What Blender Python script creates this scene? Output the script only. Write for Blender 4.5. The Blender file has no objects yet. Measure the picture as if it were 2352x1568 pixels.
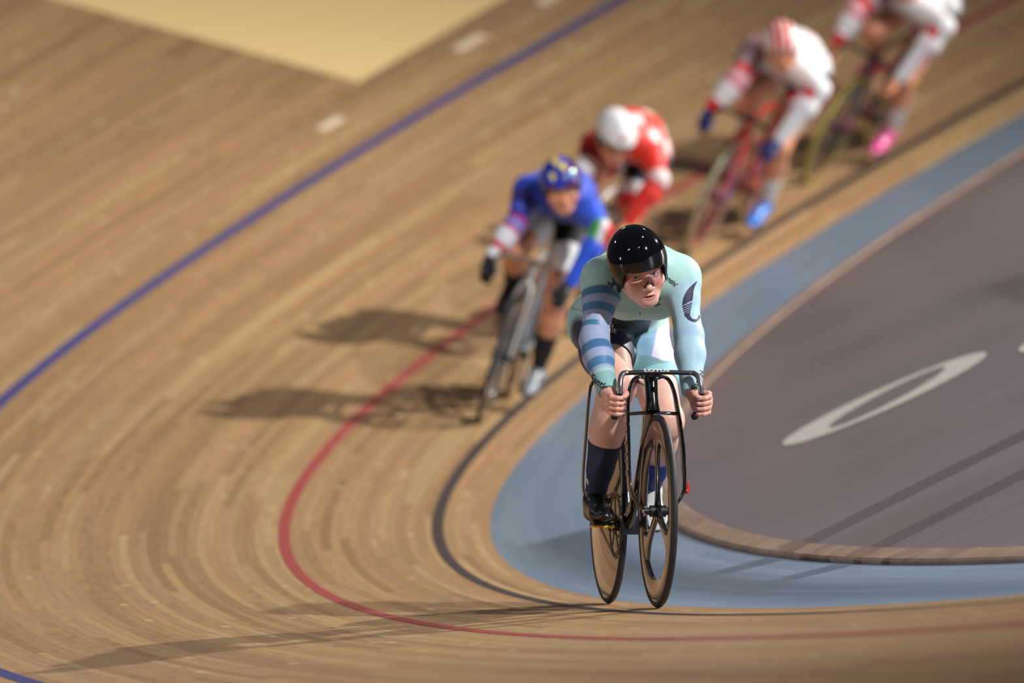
import bpy, bmesh, math, random
import numpy as np
from mathutils import Matrix, Vector
from mathutils.bvhtree import BVHTree
random.seed(7); rng=np.random.default_rng(7)
SC=bpy.context.scene; COL=SC.collection
# ------------------------------------------------------------ track geometry (metres)
P={'R':34.6285,'k1':.4863,'b0':25.8678,'b1':.8333,'b2':-.2394,'wc':.6769,'yaw':-.7055,'pitch':3.0238,'roll':23.5372,
   'f':20182.03,'cx':.8666,'cz':2.6757,'D':37.339,'k2':.1654,'b3':.3539,'c0':10.8683,'c1':-.1163,'w1':.1468}
S=np.linspace(-60,80,2801);I0=1200;_ds=S[1]-S[0]
_kap=np.clip(1/P['R']+2*P['k1']*1e-3*S+3*P['k2']*1e-5*S**2,0.0,1/20.)
_kap=np.where(S<-28,0.0,_kap)
def _cs(d): return np.concatenate([[0],np.cumsum((d[1:]+d[:-1])/2*_ds)])
PSI=_cs(_kap);PSI-=PSI[I0]
X0=_cs(np.sin(PSI));Y0=_cs(np.cos(PSI));X0-=X0[I0];Y0-=Y0[I0]
def beta(s):
    s=np.asarray(s,float)
    return np.radians(np.clip(P['b0']+P['b1']*s+P['b2']*s**2*.01+P['b3']*s**3*.001,10,43))
def surf(s,u):
    s=np.asarray(s,float);u=np.asarray(u,float)
    x=np.interp(s,S,X0);y=np.interp(s,S,Y0);psi=np.interp(s,S,PSI)
    nx,ny=-np.cos(psi),np.sin(psi)
    wc=P['wc']-P['w1']*np.clip(s,-25,25)*.01
    b=np.where(u<0,np.radians(P['c0']+P['c1']*np.clip(s,-25,40)),beta(s))
    uu=np.where(u<-wc,-wc,u);flat=np.where(u<-wc,u+wc,0)
    return np.stack([x+nx*(uu*np.cos(b)+flat),y+ny*(uu*np.cos(b)+flat),uu*np.sin(b)],-1)
_y,_p,_r=np.radians([P['yaw'],P['pitch'],P['roll']])
CF=np.array([np.sin(_y)*np.cos(_p),np.cos(_y)*np.cos(_p),-np.sin(_p)])
_rt=np.array([np.cos(_y),-np.sin(_y),0]);_up=np.cross(_rt,CF)
CR=_rt*np.cos(_r)-_up*np.sin(_r);CU=_up*np.cos(_r)+_rt*np.sin(_r)
CP=np.array([P['cx'],-P['D'],P['cz']])
def proj(p):
    q=np.asarray(p)-CP;d=q@CF
    return np.stack([1176+P['f']*(q@CR)/d,784-P['f']*(q@CU)/d],-1)
# ------------------------------------------------------------ object helpers
def link(o,parent=None):
    COL.objects.link(o)
    if parent is not None: o.parent=parent
    return o
def empty(name,M,label,cat,group=None):
    o=bpy.data.objects.new(name,None);link(o);o.matrix_world=M;o.empty_display_size=.1
    o['label']=label;o['category']=cat
    if group:o['group']=group
    return o
def mesh_obj(name,V,F,mat,parent=None,smooth=True,col=None,label=None,uv=None):
    me=bpy.data.meshes.new(name)
    V=np.asarray(V,np.float32)
    if isinstance(F,np.ndarray):
        n=F.shape[1];me.vertices.add(len(V));me.vertices.foreach_set('co',V.ravel())
        me.loops.add(F.size);me.loops.foreach_set('vertex_index',F.astype(np.int32).ravel())
        me.polygons.add(len(F));me.polygons.foreach_set('loop_start',np.arange(0,F.size,n,dtype=np.int32))
        me.update(calc_edges=True)
    else:
        me.from_pydata([tuple(map(float,v)) for v in V],[],F)
    me.validate()
    if smooth: me.polygons.foreach_set('use_smooth',np.ones(len(me.polygons),bool))
    if col is not None:
        a=me.color_attributes.new('Col','FLOAT_COLOR','POINT')
        c=np.ones((len(V),4),np.float32);c[:,:3]=col;a.data.foreach_set('color',c.ravel())
    if uv is not None:
        l=me.uv_layers.new(name='UVMap');vi=np.empty(len(me.loops),np.int32);me.loops.foreach_get('vertex_index',vi)
        l.data.foreach_set('uv',np.asarray(uv,np.float32)[vi].ravel())
    me.materials.append(mat)
    o=bpy.data.objects.new(name,me);link(o,parent)
    if label:o['label']=label
    return o
class G:
    """collects pieces into one mesh"""
    def __init__(s): s.V=[];s.F=[];s.n=0
    def add(s,V,F):
        V=np.asarray(V,float);s.V.append(V);s.F+= [tuple(int(i)+s.n for i in f) for f in F];s.n+=len(V);return s
    def build(s,name,mat,parent=None,smooth=True,label=None,bevel=0,angle=40):
        o=mesh_obj(name,np.concatenate(s.V),s.F,mat,parent,smooth,label=label)
        if smooth:
            bm=bmesh.new();bm.from_mesh(o.data)
            bmesh.ops.recalc_face_normals(bm,faces=bm.faces)
            ca=math.radians(angle)
            for e in bm.edges:
                e.smooth=not(len(e.link_faces)==2 and e.calc_face_angle(0)>ca)
            bm.to_mesh(o.data);bm.free()
        if bevel:
            m=o.modifiers.new('b','BEVEL');m.width=bevel;m.segments=2;m.limit_method='ANGLE'
        return o
def nrm(v): v=np.asarray(v,float);return v/(np.linalg.norm(v)+1e-12)
def spline(pts,n=6):
    pts=np.asarray(pts,float)
    if len(pts)<3: return pts
    P_=np.vstack([2*pts[0]-pts[1],pts,2*pts[-1]-pts[-2]]);out=[]
    for i in range(1,len(P_)-2):
        for t in np.linspace(0,1,n,endpoint=False):
            a,b,c,d=P_[i-1:i+3]
            out.append(.5*((2*b)+(-a+c)*t+(2*a-5*b+4*c-d)*t*t+(-a+3*b-3*c+d)*t**3))
    out.append(pts[-1]);return np.array(out)
def tube(pts,ra,rb=None,side=(0,1,0),seg=14,smooth=6,cap=True):
    """loft an elliptic section: ra along the side vector, rb across it"""
    pts=np.asarray(pts,float);k=len(pts)
    ra=np.broadcast_to(np.asarray(ra,float),(k,)) if np.ndim(ra)==0 else np.asarray(ra,float)
    rb=ra if rb is None else (np.broadcast_to(np.asarray(rb,float),(k,)) if np.ndim(rb)==0 else np.asarray(rb,float))
    if smooth and k>2:
        q=spline(np.column_stack([pts,ra,rb]),smooth);pts,ra,rb=q[:,:3],q[:,3],q[:,4]
    k=len(pts);V=[];a=np.linspace(0,2*np.pi,seg,endpoint=False)
    T=np.gradient(pts,axis=0)
    for i in range(k):
        t=nrm(T[i]);s_=np.asarray(side,float);s_=s_-t*(s_@t)
        if np.linalg.norm(s_)<.05: s_=np.cross(t,(1,0,.01))
        s_=nrm(s_);w=np.cross(t,s_)
        V.append(pts[i]+np.outer(np.cos(a)*ra[i],s_)+np.outer(np.sin(a)*rb[i],w))
    V=np.concatenate(V);F=[]
    for i in range(k-1):
        for j in range(seg):
            F.append((i*seg+j,i*seg+(j+1)%seg,(i+1)*seg+(j+1)%seg,(i+1)*seg+j))
    if cap: F.append(tuple(range(seg))[::-1]);F.append(tuple((k-1)*seg+j for j in range(seg)))
    return V,F
def box(c,h,R=None):
    V=np.array([[x,y,z] for x in(-1,1) for y in(-1,1) for z in(-1,1)],float)*np.asarray(h)
    if R is not None: V=V@np.asarray(R).T
    return V+np.asarray(c),[(0,1,3,2),(4,6,7,5),(0,4,5,1),(2,3,7,6),(0,2,6,4),(1,5,7,3)]
def lathe(prof,c,axis=(0,1,0),seg=64):
    """prof: (radius, offset along axis) closed loop"""
    ax=nrm(axis);e1=nrm(np.cross(ax,(0,0,1) if abs(ax[2])<.9 else (1,0,0)));e2=np.cross(ax,e1)
    V=[];n=len(prof)
    for a in np.linspace(0,2*np.pi,seg,endpoint=False):
        d=e1*np.cos(a)+e2*np.sin(a)
        for r,o in prof: V.append(np.asarray(c)+d*r+ax*o)
    F=[]
    for i in range(seg):
        for j in range(n):
            F.append((i*n+j,i*n+(j+1)%n,((i+1)%seg)*n+(j+1)%n,((i+1)%seg)*n+j))
    return V,F
def ball(c,r,R=None,nu=24,nv=14):
    V=[];F=[]
    for i in range(nv+1):
        th=np.pi*i/nv
        for j in range(nu):
            ph=2*np.pi*j/nu;V.append((np.sin(th)*np.cos(ph),np.sin(th)*np.sin(ph),np.cos(th)))
    for i in range(nv):
        for j in range(nu):F.append((i*nu+j,(i+1)*nu+j,(i+1)*nu+(j+1)%nu,i*nu+(j+1)%nu))
    V=np.array(V)*np.asarray(r)
    if R is not None:V=V@np.asarray(R).T
    return V+np.asarray(c),F
# ------------------------------------------------------------ implicit bodies
class Field:
    def __init__(s,lo,hi,h):
        s.lo=np.array(lo,float);s.h=h;s.n=np.ceil((np.array(hi)-s.lo)/h).astype(int)+1
        s.D=np.full(s.n,.5,np.float32)
    def _reg(s,lo,hi):
        a=np.clip(np.floor((np.asarray(lo)-s.lo)/s.h).astype(int),0,s.n);b=np.clip(np.ceil((np.asarray(hi)-s.lo)/s.h).astype(int)+1,0,s.n)
        sl=tuple(slice(i,j) for i,j in zip(a,b))
        if (b<=a).any(): return None,None
        g=[(s.lo[i]+s.h*np.arange(a[i],b[i])).astype(np.float32) for i in range(3)]
        return sl,(g[0][:,None,None],g[1][None,:,None],g[2][None,None,:])
    def _mix(s,sl,d,k,op='add'):
        A=s.D[sl]
        if op=='add':
            if k>0:
                hh=np.maximum(k-np.abs(A-d),0)/k;s.D[sl]=np.minimum(A,d)-hh*hh*k*.25
            else: s.D[sl]=np.minimum(A,d)
        else:
            if k>0:
                hh=np.maximum(k-np.abs(A+d),0)/k;s.D[sl]=np.maximum(A,-d)+hh*hh*k*.25
            else: s.D[sl]=np.maximum(A,-d)
    def cone(s,a,b,r1,r2,k=.01,op='add',sq=None):
        a=np.asarray(a,float);b=np.asarray(b,float);m=max(r1,r2)*(max(1,sq[1]) if sq else 1)+k+3*s.h
        sl,g=s._reg(np.minimum(a,b)-m,np.maximum(a,b)+m)
        if sl is None:return s
        ab=b-a;L=ab@ab+1e-12
        p=[g[i]-a[i] for i in range(3)]
        t=np.clip((p[0]*ab[0]+p[1]*ab[1]+p[2]*ab[2])/L,0,1)
        q=[p[i]-t*ab[i] for i in range(3)]
        if sq:
            n=nrm(sq[0]);c=(q[0]*n[0]+q[1]*n[1]+q[2]*n[2])*(1/sq[1]-1)
            q=[q[i]+c*n[i] for i in range(3)]
        d=np.sqrt(q[0]**2+q[1]**2+q[2]**2)-(r1+(r2-r1)*t)
        s._mix(sl,d.astype(np.float32),k,op);return s
    def chain(s,pts,rs,k=.012,sq=None):
        for i in range(len(pts)-1): s.cone(pts[i],pts[i+1],rs[i],rs[i+1],k,sq=sq)
        return s
    def ell(s,c,r,R=None,k=.01,op='add'):
        c=np.asarray(c,float);m=max(r)+k+3*s.h
        sl,g=s._reg(c-m,c+m)
        if sl is None:return s
        p=[g[i]-c[i] for i in range(3)]
        if R is not None:
            R=np.asarray(R,float);p=[p[0]*R[0,i]+p[1]*R[1,i]+p[2]*R[2,i] for i in range(3)]
        k0=np.sqrt(sum((p[i]/r[i])**2 for i in range(3)));k1=np.sqrt(sum((p[i]/r[i]**2)**2 for i in range(3)))+1e-6
        s._mix(sl,(k0*(k0-1)/k1).astype(np.float32),k,op);return s
    def clip(s,pt,n,lo=None,hi=None):
        """remove the half space where (p-pt).n>0 (inside an optional box)"""
        n=nrm(n);sl,g=s._reg(s.lo if lo is None else lo,(s.lo+s.h*s.n) if hi is None else hi)
        d=(g[0]-pt[0])*n[0]+(g[1]-pt[1])*n[1]+(g[2]-pt[2])*n[2]
        s.D[sl]=np.maximum(s.D[sl],d.astype(np.float32));return s
    def net(s,off=0):
        D=s.D-off;neg=D<0
        c=np.zeros(np.array(D.shape)-1,np.int8)
        for i in(0,1):
            for j in(0,1):
                for k in(0,1): c+=neg[i:D.shape[0]-1+i,j:D.shape[1]-1+j,k:D.shape[2]-1+k]
        act=(c>0)&(c<8);idx=np.argwhere(act);ID=np.full(act.shape,-1,np.int64);ID[act]=np.arange(len(idx))
        acc=np.zeros((len(idx),3));cnt=np.zeros(len(idx))
        cor=[(i,j,k) for i in(0,1) for j in(0,1) for k in(0,1)]
        val={q:D[idx[:,0]+q[0],idx[:,1]+q[1],idx[:,2]+q[2]].astype(float) for q in cor}
        for q in cor:
            for ax in range(3):
                if q[ax]==0:
                    w=list(q);w[ax]=1;w=tuple(w);a=val[q];b=val[w];m=(a<0)!=(b<0)
                    t=np.where(m,a/np.where(m,a-b,1),0);pt=np.tile(np.array(q,float),(len(idx),1));pt[:,ax]=t
                    acc[m]+=pt[m];cnt[m]+=1
        V=(idx+acc/np.maximum(cnt,1)[:,None])*s.h+s.lo
        F=[]
        for ax in range(3):
            o=[i for i in range(3) if i!=ax]
            a=neg;sl0=[slice(1,-1)]*3;sl1=[slice(1,-1)]*3
            sl0[ax]=slice(0,-1);sl1[ax]=slice(1,None)
            A=a[tuple(sl0)];B=a[tuple(sl1)];e=np.argwhere(A!=B)
            if len(e)==0: continue
            base=e.copy();base[:,o[0]]+=1;base[:,o[1]]+=1
            sgn=A[tuple(e.T)]
            def cid(d0,d1):
                q=base.copy();q[:,o[0]]-=d0;q[:,o[1]]-=d1
                return ID[tuple(q.T)]
            quad=np.stack([cid(0,0),cid(1,0),cid(1,1),cid(0,1)],1)
            flip=sgn if ax!=1 else ~sgn
            quad[~flip]=quad[~flip][:,::-1]
            F.append(quad[(quad>=0).all(1)])
        return V,np.concatenate(F)
def relax(V,F,it=2,w=.5):
    E=np.concatenate([F[:,[0,1]],F[:,[1,2]],F[:,[2,3]],F[:,[3,0]]])
    for _ in range(it):
        A=np.zeros_like(V);n=np.zeros(len(V))
        for k in range(3): A[:,k]=np.bincount(E[:,0],V[E[:,1],k],len(V))
        n=np.bincount(E[:,0],minlength=len(V))
        w_=w[:,None] if np.ndim(w) else w
        V=V+(A/np.maximum(n,1)[:,None]-V)*w_*(n>0)[:,None]
    return V
def sm(a,b,x): t=np.clip((x-a)/(b-a),0,1);return t*t*(3-2*t)
def seg_t(p,a,b):
    a=np.asarray(a);ab=np.asarray(b)-a;t=((p-a)@ab)/(ab@ab);tc=np.clip(t,0,1)
    return t,np.linalg.norm(p-a-tc[:,None]*ab,axis=1)
def srgb(*c):
    c=np.array(c,float)/255;return np.where(c<=.04045,c/12.92,((c+.055)/1.055)**2.4)
# ------------------------------------------------------------ materials
def new_mat(name):
    m=bpy.data.materials.new(name);m.use_nodes=True;nt=m.node_tree
    b=nt.nodes['Principled BSDF'];return m,nt,b
def mat(name,rgb,rough=.5,metal=0,coat=0,noise=0,spec=.5,sheen=0,nscale=30,bump=0,vcol=False,sss=0):
    m,nt,b=new_mat(name);c=srgb(*rgb)
    b.inputs['Roughness'].default_value=rough;b.inputs['Metallic'].default_value=metal
    b.inputs['Coat Weight'].default_value=coat;b.inputs['Coat Roughness'].default_value=.04
    b.inputs['Specular IOR Level'].default_value=spec;b.inputs['Sheen Weight'].default_value=sheen
    if sss:
        b.inputs['Subsurface Weight'].default_value=sss;b.inputs['Subsurface Radius'].default_value=(.012,.004,.002);b.inputs['Subsurface Scale'].default_value=1
    tc=nt.nodes.new('ShaderNodeTexCoord');nz=nt.nodes.new('ShaderNodeTexNoise');nz.inputs['Scale'].default_value=nscale;nz.inputs['Detail'].default_value=3
    nt.links.new(tc.outputs['Object'],nz.inputs['Vector'])
    mx=nt.nodes.new('ShaderNodeMix');mx.data_type='RGBA';mx.blend_type='MULTIPLY';mx.inputs[0].default_value=1
    rp=nt.nodes.new('ShaderNodeMapRange');rp.inputs[1].default_value=.3;rp.inputs[2].default_value=.7;rp.inputs[3].default_value=1-noise;rp.inputs[4].default_value=1+noise*.5
    nt.links.new(nz.outputs['Fac'],rp.inputs[0]);nt.links.new(rp.outputs[0],mx.inputs[7])
    if vcol:
        a=nt.nodes.new('ShaderNodeVertexColor');a.layer_name='Col';nt.links.new(a.outputs['Color'],mx.inputs[6])
    else: mx.inputs[6].default_value=(*c,1)
    nt.links.new(mx.outputs[2],b.inputs['Base Color'])
    if bump:
        bp=nt.nodes.new('ShaderNodeBump');bp.inputs['Strength'].default_value=bump;bp.inputs['Distance'].default_value=.002
        nt.links.new(nz.outputs['Fac'],bp.inputs['Height']);nt.links.new(bp.outputs[0],b.inputs['Normal'])
    return m
class N:
    """tiny node-graph builder"""
    def __init__(s,nt): s.nt=nt
    def new(s,t,**k):
        n=s.nt.nodes.new(t)
        for a,b in k.items(): setattr(n,a,b)
        return n
    def put(s,sock,v):
        if isinstance(v,bpy.types.NodeSocket): s.nt.links.new(v,sock)
        elif v is not None: sock.default_value=v
    def m(s,op,a,b=None,c=None,clamp=False):
        n=s.new('ShaderNodeMath',operation=op,use_clamp=clamp)
        for i,v in enumerate((a,b,c)):
            if v is not None: s.put(n.inputs[i],v)
        return n.outputs[0]
    def mix(s,f,a,b,bt='MIX'):
        n=s.new('ShaderNodeMix',data_type='RGBA',blend_type=bt);s.put(n.inputs[0],f)
        for k,v in ((6,a),(7,b)):
            s.put(n.inputs[k],(*v,1) if not isinstance(v,bpy.types.NodeSocket) else v)
        return n.outputs[2]
    def xyz(s,x,y,z=0.):
        n=s.new('ShaderNodeCombineXYZ');s.put(n.inputs[0],x);s.put(n.inputs[1],y);s.put(n.inputs[2],z);return n.outputs[0]
    def rnd(s,v): n=s.new('ShaderNodeTexWhiteNoise',noise_dimensions='3D');s.put(n.inputs['Vector'],v);return n.outputs['Value'],n.outputs['Color']
    def noise(s,v,sc=1.,det=3.,ro=.5):
        n=s.new('ShaderNodeTexNoise');s.put(n.inputs['Vector'],v);n.inputs['Scale'].default_value=sc;n.inputs['Detail'].default_value=det;n.inputs['Roughness'].default_value=ro;return n.outputs['Fac']
    def rng(s,x,a,b,c,d):
        n=s.new('ShaderNodeMapRange');s.put(n.inputs[0],x)
        for i,v in enumerate((a,b,c,d)): n.inputs[i+1].default_value=v
        return n.outputs[0]
# ============================================================ TRACK
def grid_patch(svals,uvals,zoff=0.,wob=0):
    A,B=np.meshgrid(svals,uvals,indexing='ij');V=surf(A,B)
    if zoff:
        b=beta(A);psi=np.interp(A,S,PSI)
        nv=np.stack([np.cos(psi)*np.sin(b),-np.sin(psi)*np.sin(b),np.cos(b)],-1)
        V=V+nv*zoff
    n,m=A.shape;V=V.reshape(-1,3);I=np.arange(n*m).reshape(n,m)
    F=np.stack([I[:-1,:-1],I[1:,:-1],I[1:,1:],I[:-1,1:]],-1).reshape(-1,4)[:,::-1]
    return V,F,np.stack([A.ravel(),B.ravel()],1)
def plank_mat(name,base,dark,pale,pink,w=.04,L=3.4,gap=.8,streak=.35,rough=.42,spots=True,gain=1.):
    m,nt,b=new_mat(name);g=N(nt)
    uv=g.new('ShaderNodeUVMap');sp=g.new('ShaderNodeSeparateXYZ');nt.links.new(uv.outputs[0],sp.inputs[0]);s,u=sp.outputs[0],sp.outputs[1]
    ur=g.m('DIVIDE',u,w);row=g.m('FLOOR',ur);fu=g.m('FRACT',ur)
    r0,_=g.rnd(g.xyz(row,3.7));so=g.m('ADD',g.m('DIVIDE',s,L),g.m('MULTIPLY',r0,17.))
    cell=g.m('FLOOR',so);fs=g.m('FRACT',so)
    r1,_=g.rnd(g.xyz(row,cell,1.));r2,_=g.rnd(g.xyz(row,cell,9.));r3,_=g.rnd(g.xyz(row,cell,5.))
    col=g.mix(g.m('MULTIPLY',r1,.72),base,dark)
    col=g.mix(g.m('MULTIPLY',g.rng(r2,.55,1.,0.,1.),.5),col,pale)
    col=g.mix(g.m('MULTIPLY',g.rng(r3,.6,1.,0.,1.),.4),col,pink)
    # grain drawn out along the lath
    gr=g.noise(g.xyz(g.m('MULTIPLY',s,2.2),g.m('MULTIPLY',u,90.)),1.,4.,.6)
    col=g.mix(1.,col,g.mix(gr,(1-streak*.55,)*3,(1+streak*.35,)*3),'MULTIPLY')
    big=g.noise(g.xyz(g.m('MULTIPLY',s,.35),g.m('MULTIPLY',u,4.)),1.,3.,.5)
    col=g.mix(1.,col,g.mix(big,(.84,.84,.86),(1.14,1.13,1.10)),'MULTIPLY')
    mot=g.noise(g.xyz(g.m('MULTIPLY',s,5.),g.m('MULTIPLY',u,26.)),1.,4.,.65)
    if spots: col=g.mix(1.,col,g.mix(g.rng(mot,.3,.7,0.,1.),(.84,.85,.86),(1.13,1.12,1.08)),'MULTIPLY')
    # open joints
    ed=g.m('MINIMUM',fu,g.m('SUBTRACT',1.,fu))
    jn=g.noise(g.xyz(g.m('MULTIPLY',s,.9),g.m('MULTIPLY',row,7.3)),1.,1.,.5)
    j1=g.m('MULTIPLY',g.rng(ed,.0,.05,1.,0.),g.rng(jn,.42,.56,.15,1.))
    es=g.m('MULTIPLY',g.m('MINIMUM',fs,g.m('SUBTRACT',1.,fs)),L)
    j2=g.rng(es,.0,.004,.8,0.)
    j=g.m('MULTIPLY',g.m('MAXIMUM',j1,j2),gap)
    col=g.mix(j,col,tuple(np.array(dark)*.22))
    if spots:
        # pale filler patches let into single laths
        c2=g.m('FLOOR',g.m('DIVIDE',s,.11));q,_=g.rnd(g.xyz(row,c2,21.));q2,_=g.rnd(g.xyz(row,c2,33.))
        fs2=g.m('FRACT',g.m('DIVIDE',s,.11))
        inn=g.m('MULTIPLY',g.rng(g.m('MINIMUM',fs2,g.m('SUBTRACT',1.,fs2)),.1,.3,0.,1.),g.rng(ed,.05,.2,0.,1.))
        col=g.mix(g.m('MULTIPLY',inn,g.m('MULTIPLY',g.m('GREATER_THAN',q,.994),.5)),col,srgb(226,205,160))
        col=g.mix(g.m('MULTIPLY',inn,g.m('MULTIPLY',g.m('GREATER_THAN',q2,.992),.35)),col,srgb(84,62,46))
    if gain!=1.: col=g.mix(1.,col,(gain,)*3,'MULTIPLY')
    nt.links.new(col,b.inputs['Base Color'])
    b.inputs['Roughness'].default_value=rough;b.inputs['Specular IOR Level'].default_value=.35
    bp=g.new('ShaderNodeBump');bp.inputs['Strength'].default_value=.25;bp.inputs['Distance'].default_value=.001
    nt.links.new(g.m('SUBTRACT',gr,g.m('MULTIPLY',j,2.)),bp.inputs['Height']);nt.links.new(bp.outputs[0],b.inputs['Normal'])
    return m
WOOD=plank_mat('pine_laths',srgb(174,138,97),srgb(134,102,71),srgb(194,168,121),srgb(170,133,107))
BLUEP=plank_mat('blue_painted_laths',srgb(124,148,168),srgb(110,134,156),srgb(132,156,176),srgb(120,140,162),gap=.4,streak=.12,spots=False,rough=.38)
def paint(name,rgb,rough=.45,wear=.12):
    m,nt,b=new_mat(name);g=N(nt)
    uv=g.new('ShaderNodeUVMap');sp=g.new('ShaderNodeSeparateXYZ');nt.links.new(uv.outputs[0],sp.inputs[0])
    n=g.noise(g.xyz(g.m('MULTIPLY',sp.outputs[0],3.),g.m('MULTIPLY',sp.outputs[1],60.)),1.,3.,.6)
    c=srgb(*rgb);col=g.mix(n,tuple(c*(1-wear)),tuple(c*(1+wear)))
    nt.links.new(col,b.inputs['Base Color']);b.inputs['Roughness'].default_value=rough;b.inputs['Specular IOR Level'].default_value=.35
    return m
sv=np.arange(-45,60.01,.2)
V,F,UV=grid_patch(sv,np.linspace(0,7.2,37))
track=mesh_obj('track_surface',V,F,WOOD,uv=UV);track['kind']='structure';track['label']='steep banked timber track of narrow pale laths';track['category']='track'
V,F,UV=grid_patch(sv,np.linspace(-1,0,9))
wc=P['wc']-P['w1']*np.clip(UV[:,0],-25,25)*.01
UV[:,1]=UV[:,1]*wc;V=surf(UV[:,0],UV[:,1])
band=mesh_obj('blue_band',V,F,BLUEP,uv=UV);band['kind']='structure';band['label']='pale blue painted band along the foot of the track';band['category']='track band'
def line(name,u0,u1,mt,s0=-45,s1=60,z=.0012,ds=.1,lab=None):
    V,F,UV=grid_patch(np.arange(s0,s1+1e-6,ds),np.array([u0,u1]),z)
    return mesh_obj(name,V,F,mt,track,uv=UV,label=lab)
line('black_line',.2,.25,paint('black_line_paint',(60,55,56)),lab='black measuring line')
line('red_line',.85,.9,paint('red_line_paint',(156,66,66)),lab='red sprint line')
line('blue_line',2.445,2.505,paint('blue_line_paint',(56,64,120)),lab='dark blue line')
PALE=paint('cream_panel_paint',(230,200,140),.5,.05)
# large cream panel above the blue line: starts at s=11.75
V,F,UV=grid_patch(np.linspace(11.78,30,90),np.linspace(2.965,7.0,20),.0012)
mesh_obj('cream_panel',V,F,PALE,track,uv=UV,label='large plain cream painted panel')
DASH=paint('white_mark_paint',(226,206,176),.5,.1)
for a,b_ in ((10.83,11.17),(12.70,13.05),(13.75,14.0)):
    line('white_dash',2.755,2.815,DASH,a,b_,ds=.05,lab='short off-white dash')
# inner beam between blue band and infield
g_=G();ss=np.arange(-45,60,.25)
wcs=P['wc']-P['w1']*np.clip(ss,-25,25)*.01
prof=[(0,-.02),(0,.012),(-.012,.017),(-.098,.017),(-.105,.012),(-.105,-.02)]
Vt=[];
for i,s_ in enumerate(ss):
    base=surf(s_,-wcs[i]);psi=np.interp(s_,S,PSI);n_=np.array([-np.cos(psi),np.sin(psi),0])
    for o,z in prof: Vt.append(base+n_*(o-.004)+np.array([0,0,z]))
k=len(prof);Ft=[(i*k+j,(i+1)*k+j,(i+1)*k+j+1,i*k+j+1) for i in range(len(ss)-1) for j in range(k-1)]
BEAM=mat('bare_edge_wood',(160,134,114),.55,noise=.3,nscale=5.,bump=.1)
o=mesh_obj('trim_1',Vt,Ft,BEAM,smooth=False);o['kind']='structure';o['label']='narrow worn wooden edge beam round the infield';o['category']='trim'
# panel joints of the beam
# infield floor
V=[];UV=[]
offs=[-.09,-.3,-.6,-1,-1.5,-2,-3,-4,-6,-9,-13]
sf=np.arange(-45,50,.5);wcf=P['wc']-P['w1']*np.clip(sf,-25,25)*.01
for i,s_ in enumerate(sf):
    base=surf(s_,-wcf[i]);psi=np.interp(s_,S,PSI);n_=np.array([-np.cos(psi),np.sin(psi),0])
    for o_ in offs: V.append(base+n_*o_+np.array([0,0,.006]));UV.append((s_,o_))
k=len(offs);F=np.array([(i*k+j,i*k+j+1,(i+1)*k+j+1,(i+1)*k+j) for i in range(len(sf)-1) for j in range(k-1)])[:,::-1]
m,nt,b=new_mat('infield_grey_paint');gg=N(nt)
tc=gg.new('ShaderNodeTexCoord')
n1=gg.noise(tc.outputs['Object'],.5,4.,.6);n2=gg.noise(tc.outputs['Object'],14.,3.,.6)
col=gg.mix(gg.rng(n1,.35,.65,0.,1.),srgb(118,110,112),srgb(129,118,123));col=gg.mix(1.,col,gg.mix(n2,(.93,)*3,(1.06,)*3),'MULTIPLY')
nt.links.new(col,b.inputs['Base Color']);b.inputs['Roughness'].default_value=.42;b.inputs['Specular IOR Level'].default_value=.4
inf=mesh_obj('floor',V,F,m);inf['kind']='structure';inf['label']='dark grey painted infield floor';inf['category']='floor'
# pale ring lettering on the infield
def infield_pt(px):
    v=CF*P['f']+CR*(px[0]-1176)-CU*(px[1]-784);t=(-.124-CP[2])/v[2];return CP+v*t
def flat_ring(co,ax,bx,ci,ai,bi,n=96,z=-.1225):
    V=[];F=[]
    for i in range(n):
        a=2*np.pi*i/n
        V.append([co[0]+ax[0]*np.cos(a)+bx[0]*np.sin(a),co[1]+ax[1]*np.cos(a)+bx[1]*np.sin(a),z])
        V.append([ci[0]+ai[0]*np.cos(a)+bi[0]*np.sin(a),ci[1]+ai[1]*np.cos(a)+bi[1]*np.sin(a),z])
    for i in range(n): j=(i+1)%n;F.append((2*i,2*j,2*j+1,2*i+1))
    return V,F
a0,a1=infield_pt((1798,1022)),infield_pt((2266,812));i0,i1=infield_pt((1905,982)),infield_pt((2172,846))
zf=float(surf(0,-P['wc'])[2])+.0075
LET=mat('infield_lettering_paint',(214,206,200),.5,noise=.06)
Vr,Fr=flat_ring((a0+a1)/2,(a1-a0)/2,np.array([.0,.60,0]),(i0+i1)/2,(i1-i0)/2,np.array([0.02,.36,0]),z=zf)
mesh_obj('painted_ring',Vr,Fr,LET,inf,smooth=False,label='big pale painted ring shape')
c2=infield_pt((2500,735))
Vr,Fr=flat_ring(c2,np.array([.32,.1,0]),np.array([0,.5,0]),c2,np.array([.16,.05,0]),np.array([0,.3,0]),z=zf)
mesh_obj('painted_ring',Vr,Fr,LET,inf,smooth=False,label='edge of the next pale painted shape')

KEYDIR=np.array([math.sin(math.radians(71))*math.cos(math.radians(12)),math.cos(math.radians(71))*math.cos(math.radians(12)),math.sin(math.radians(12))])
KEYPOS=np.array([-.5,1.5,.4])+KEYDIR*34
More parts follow.
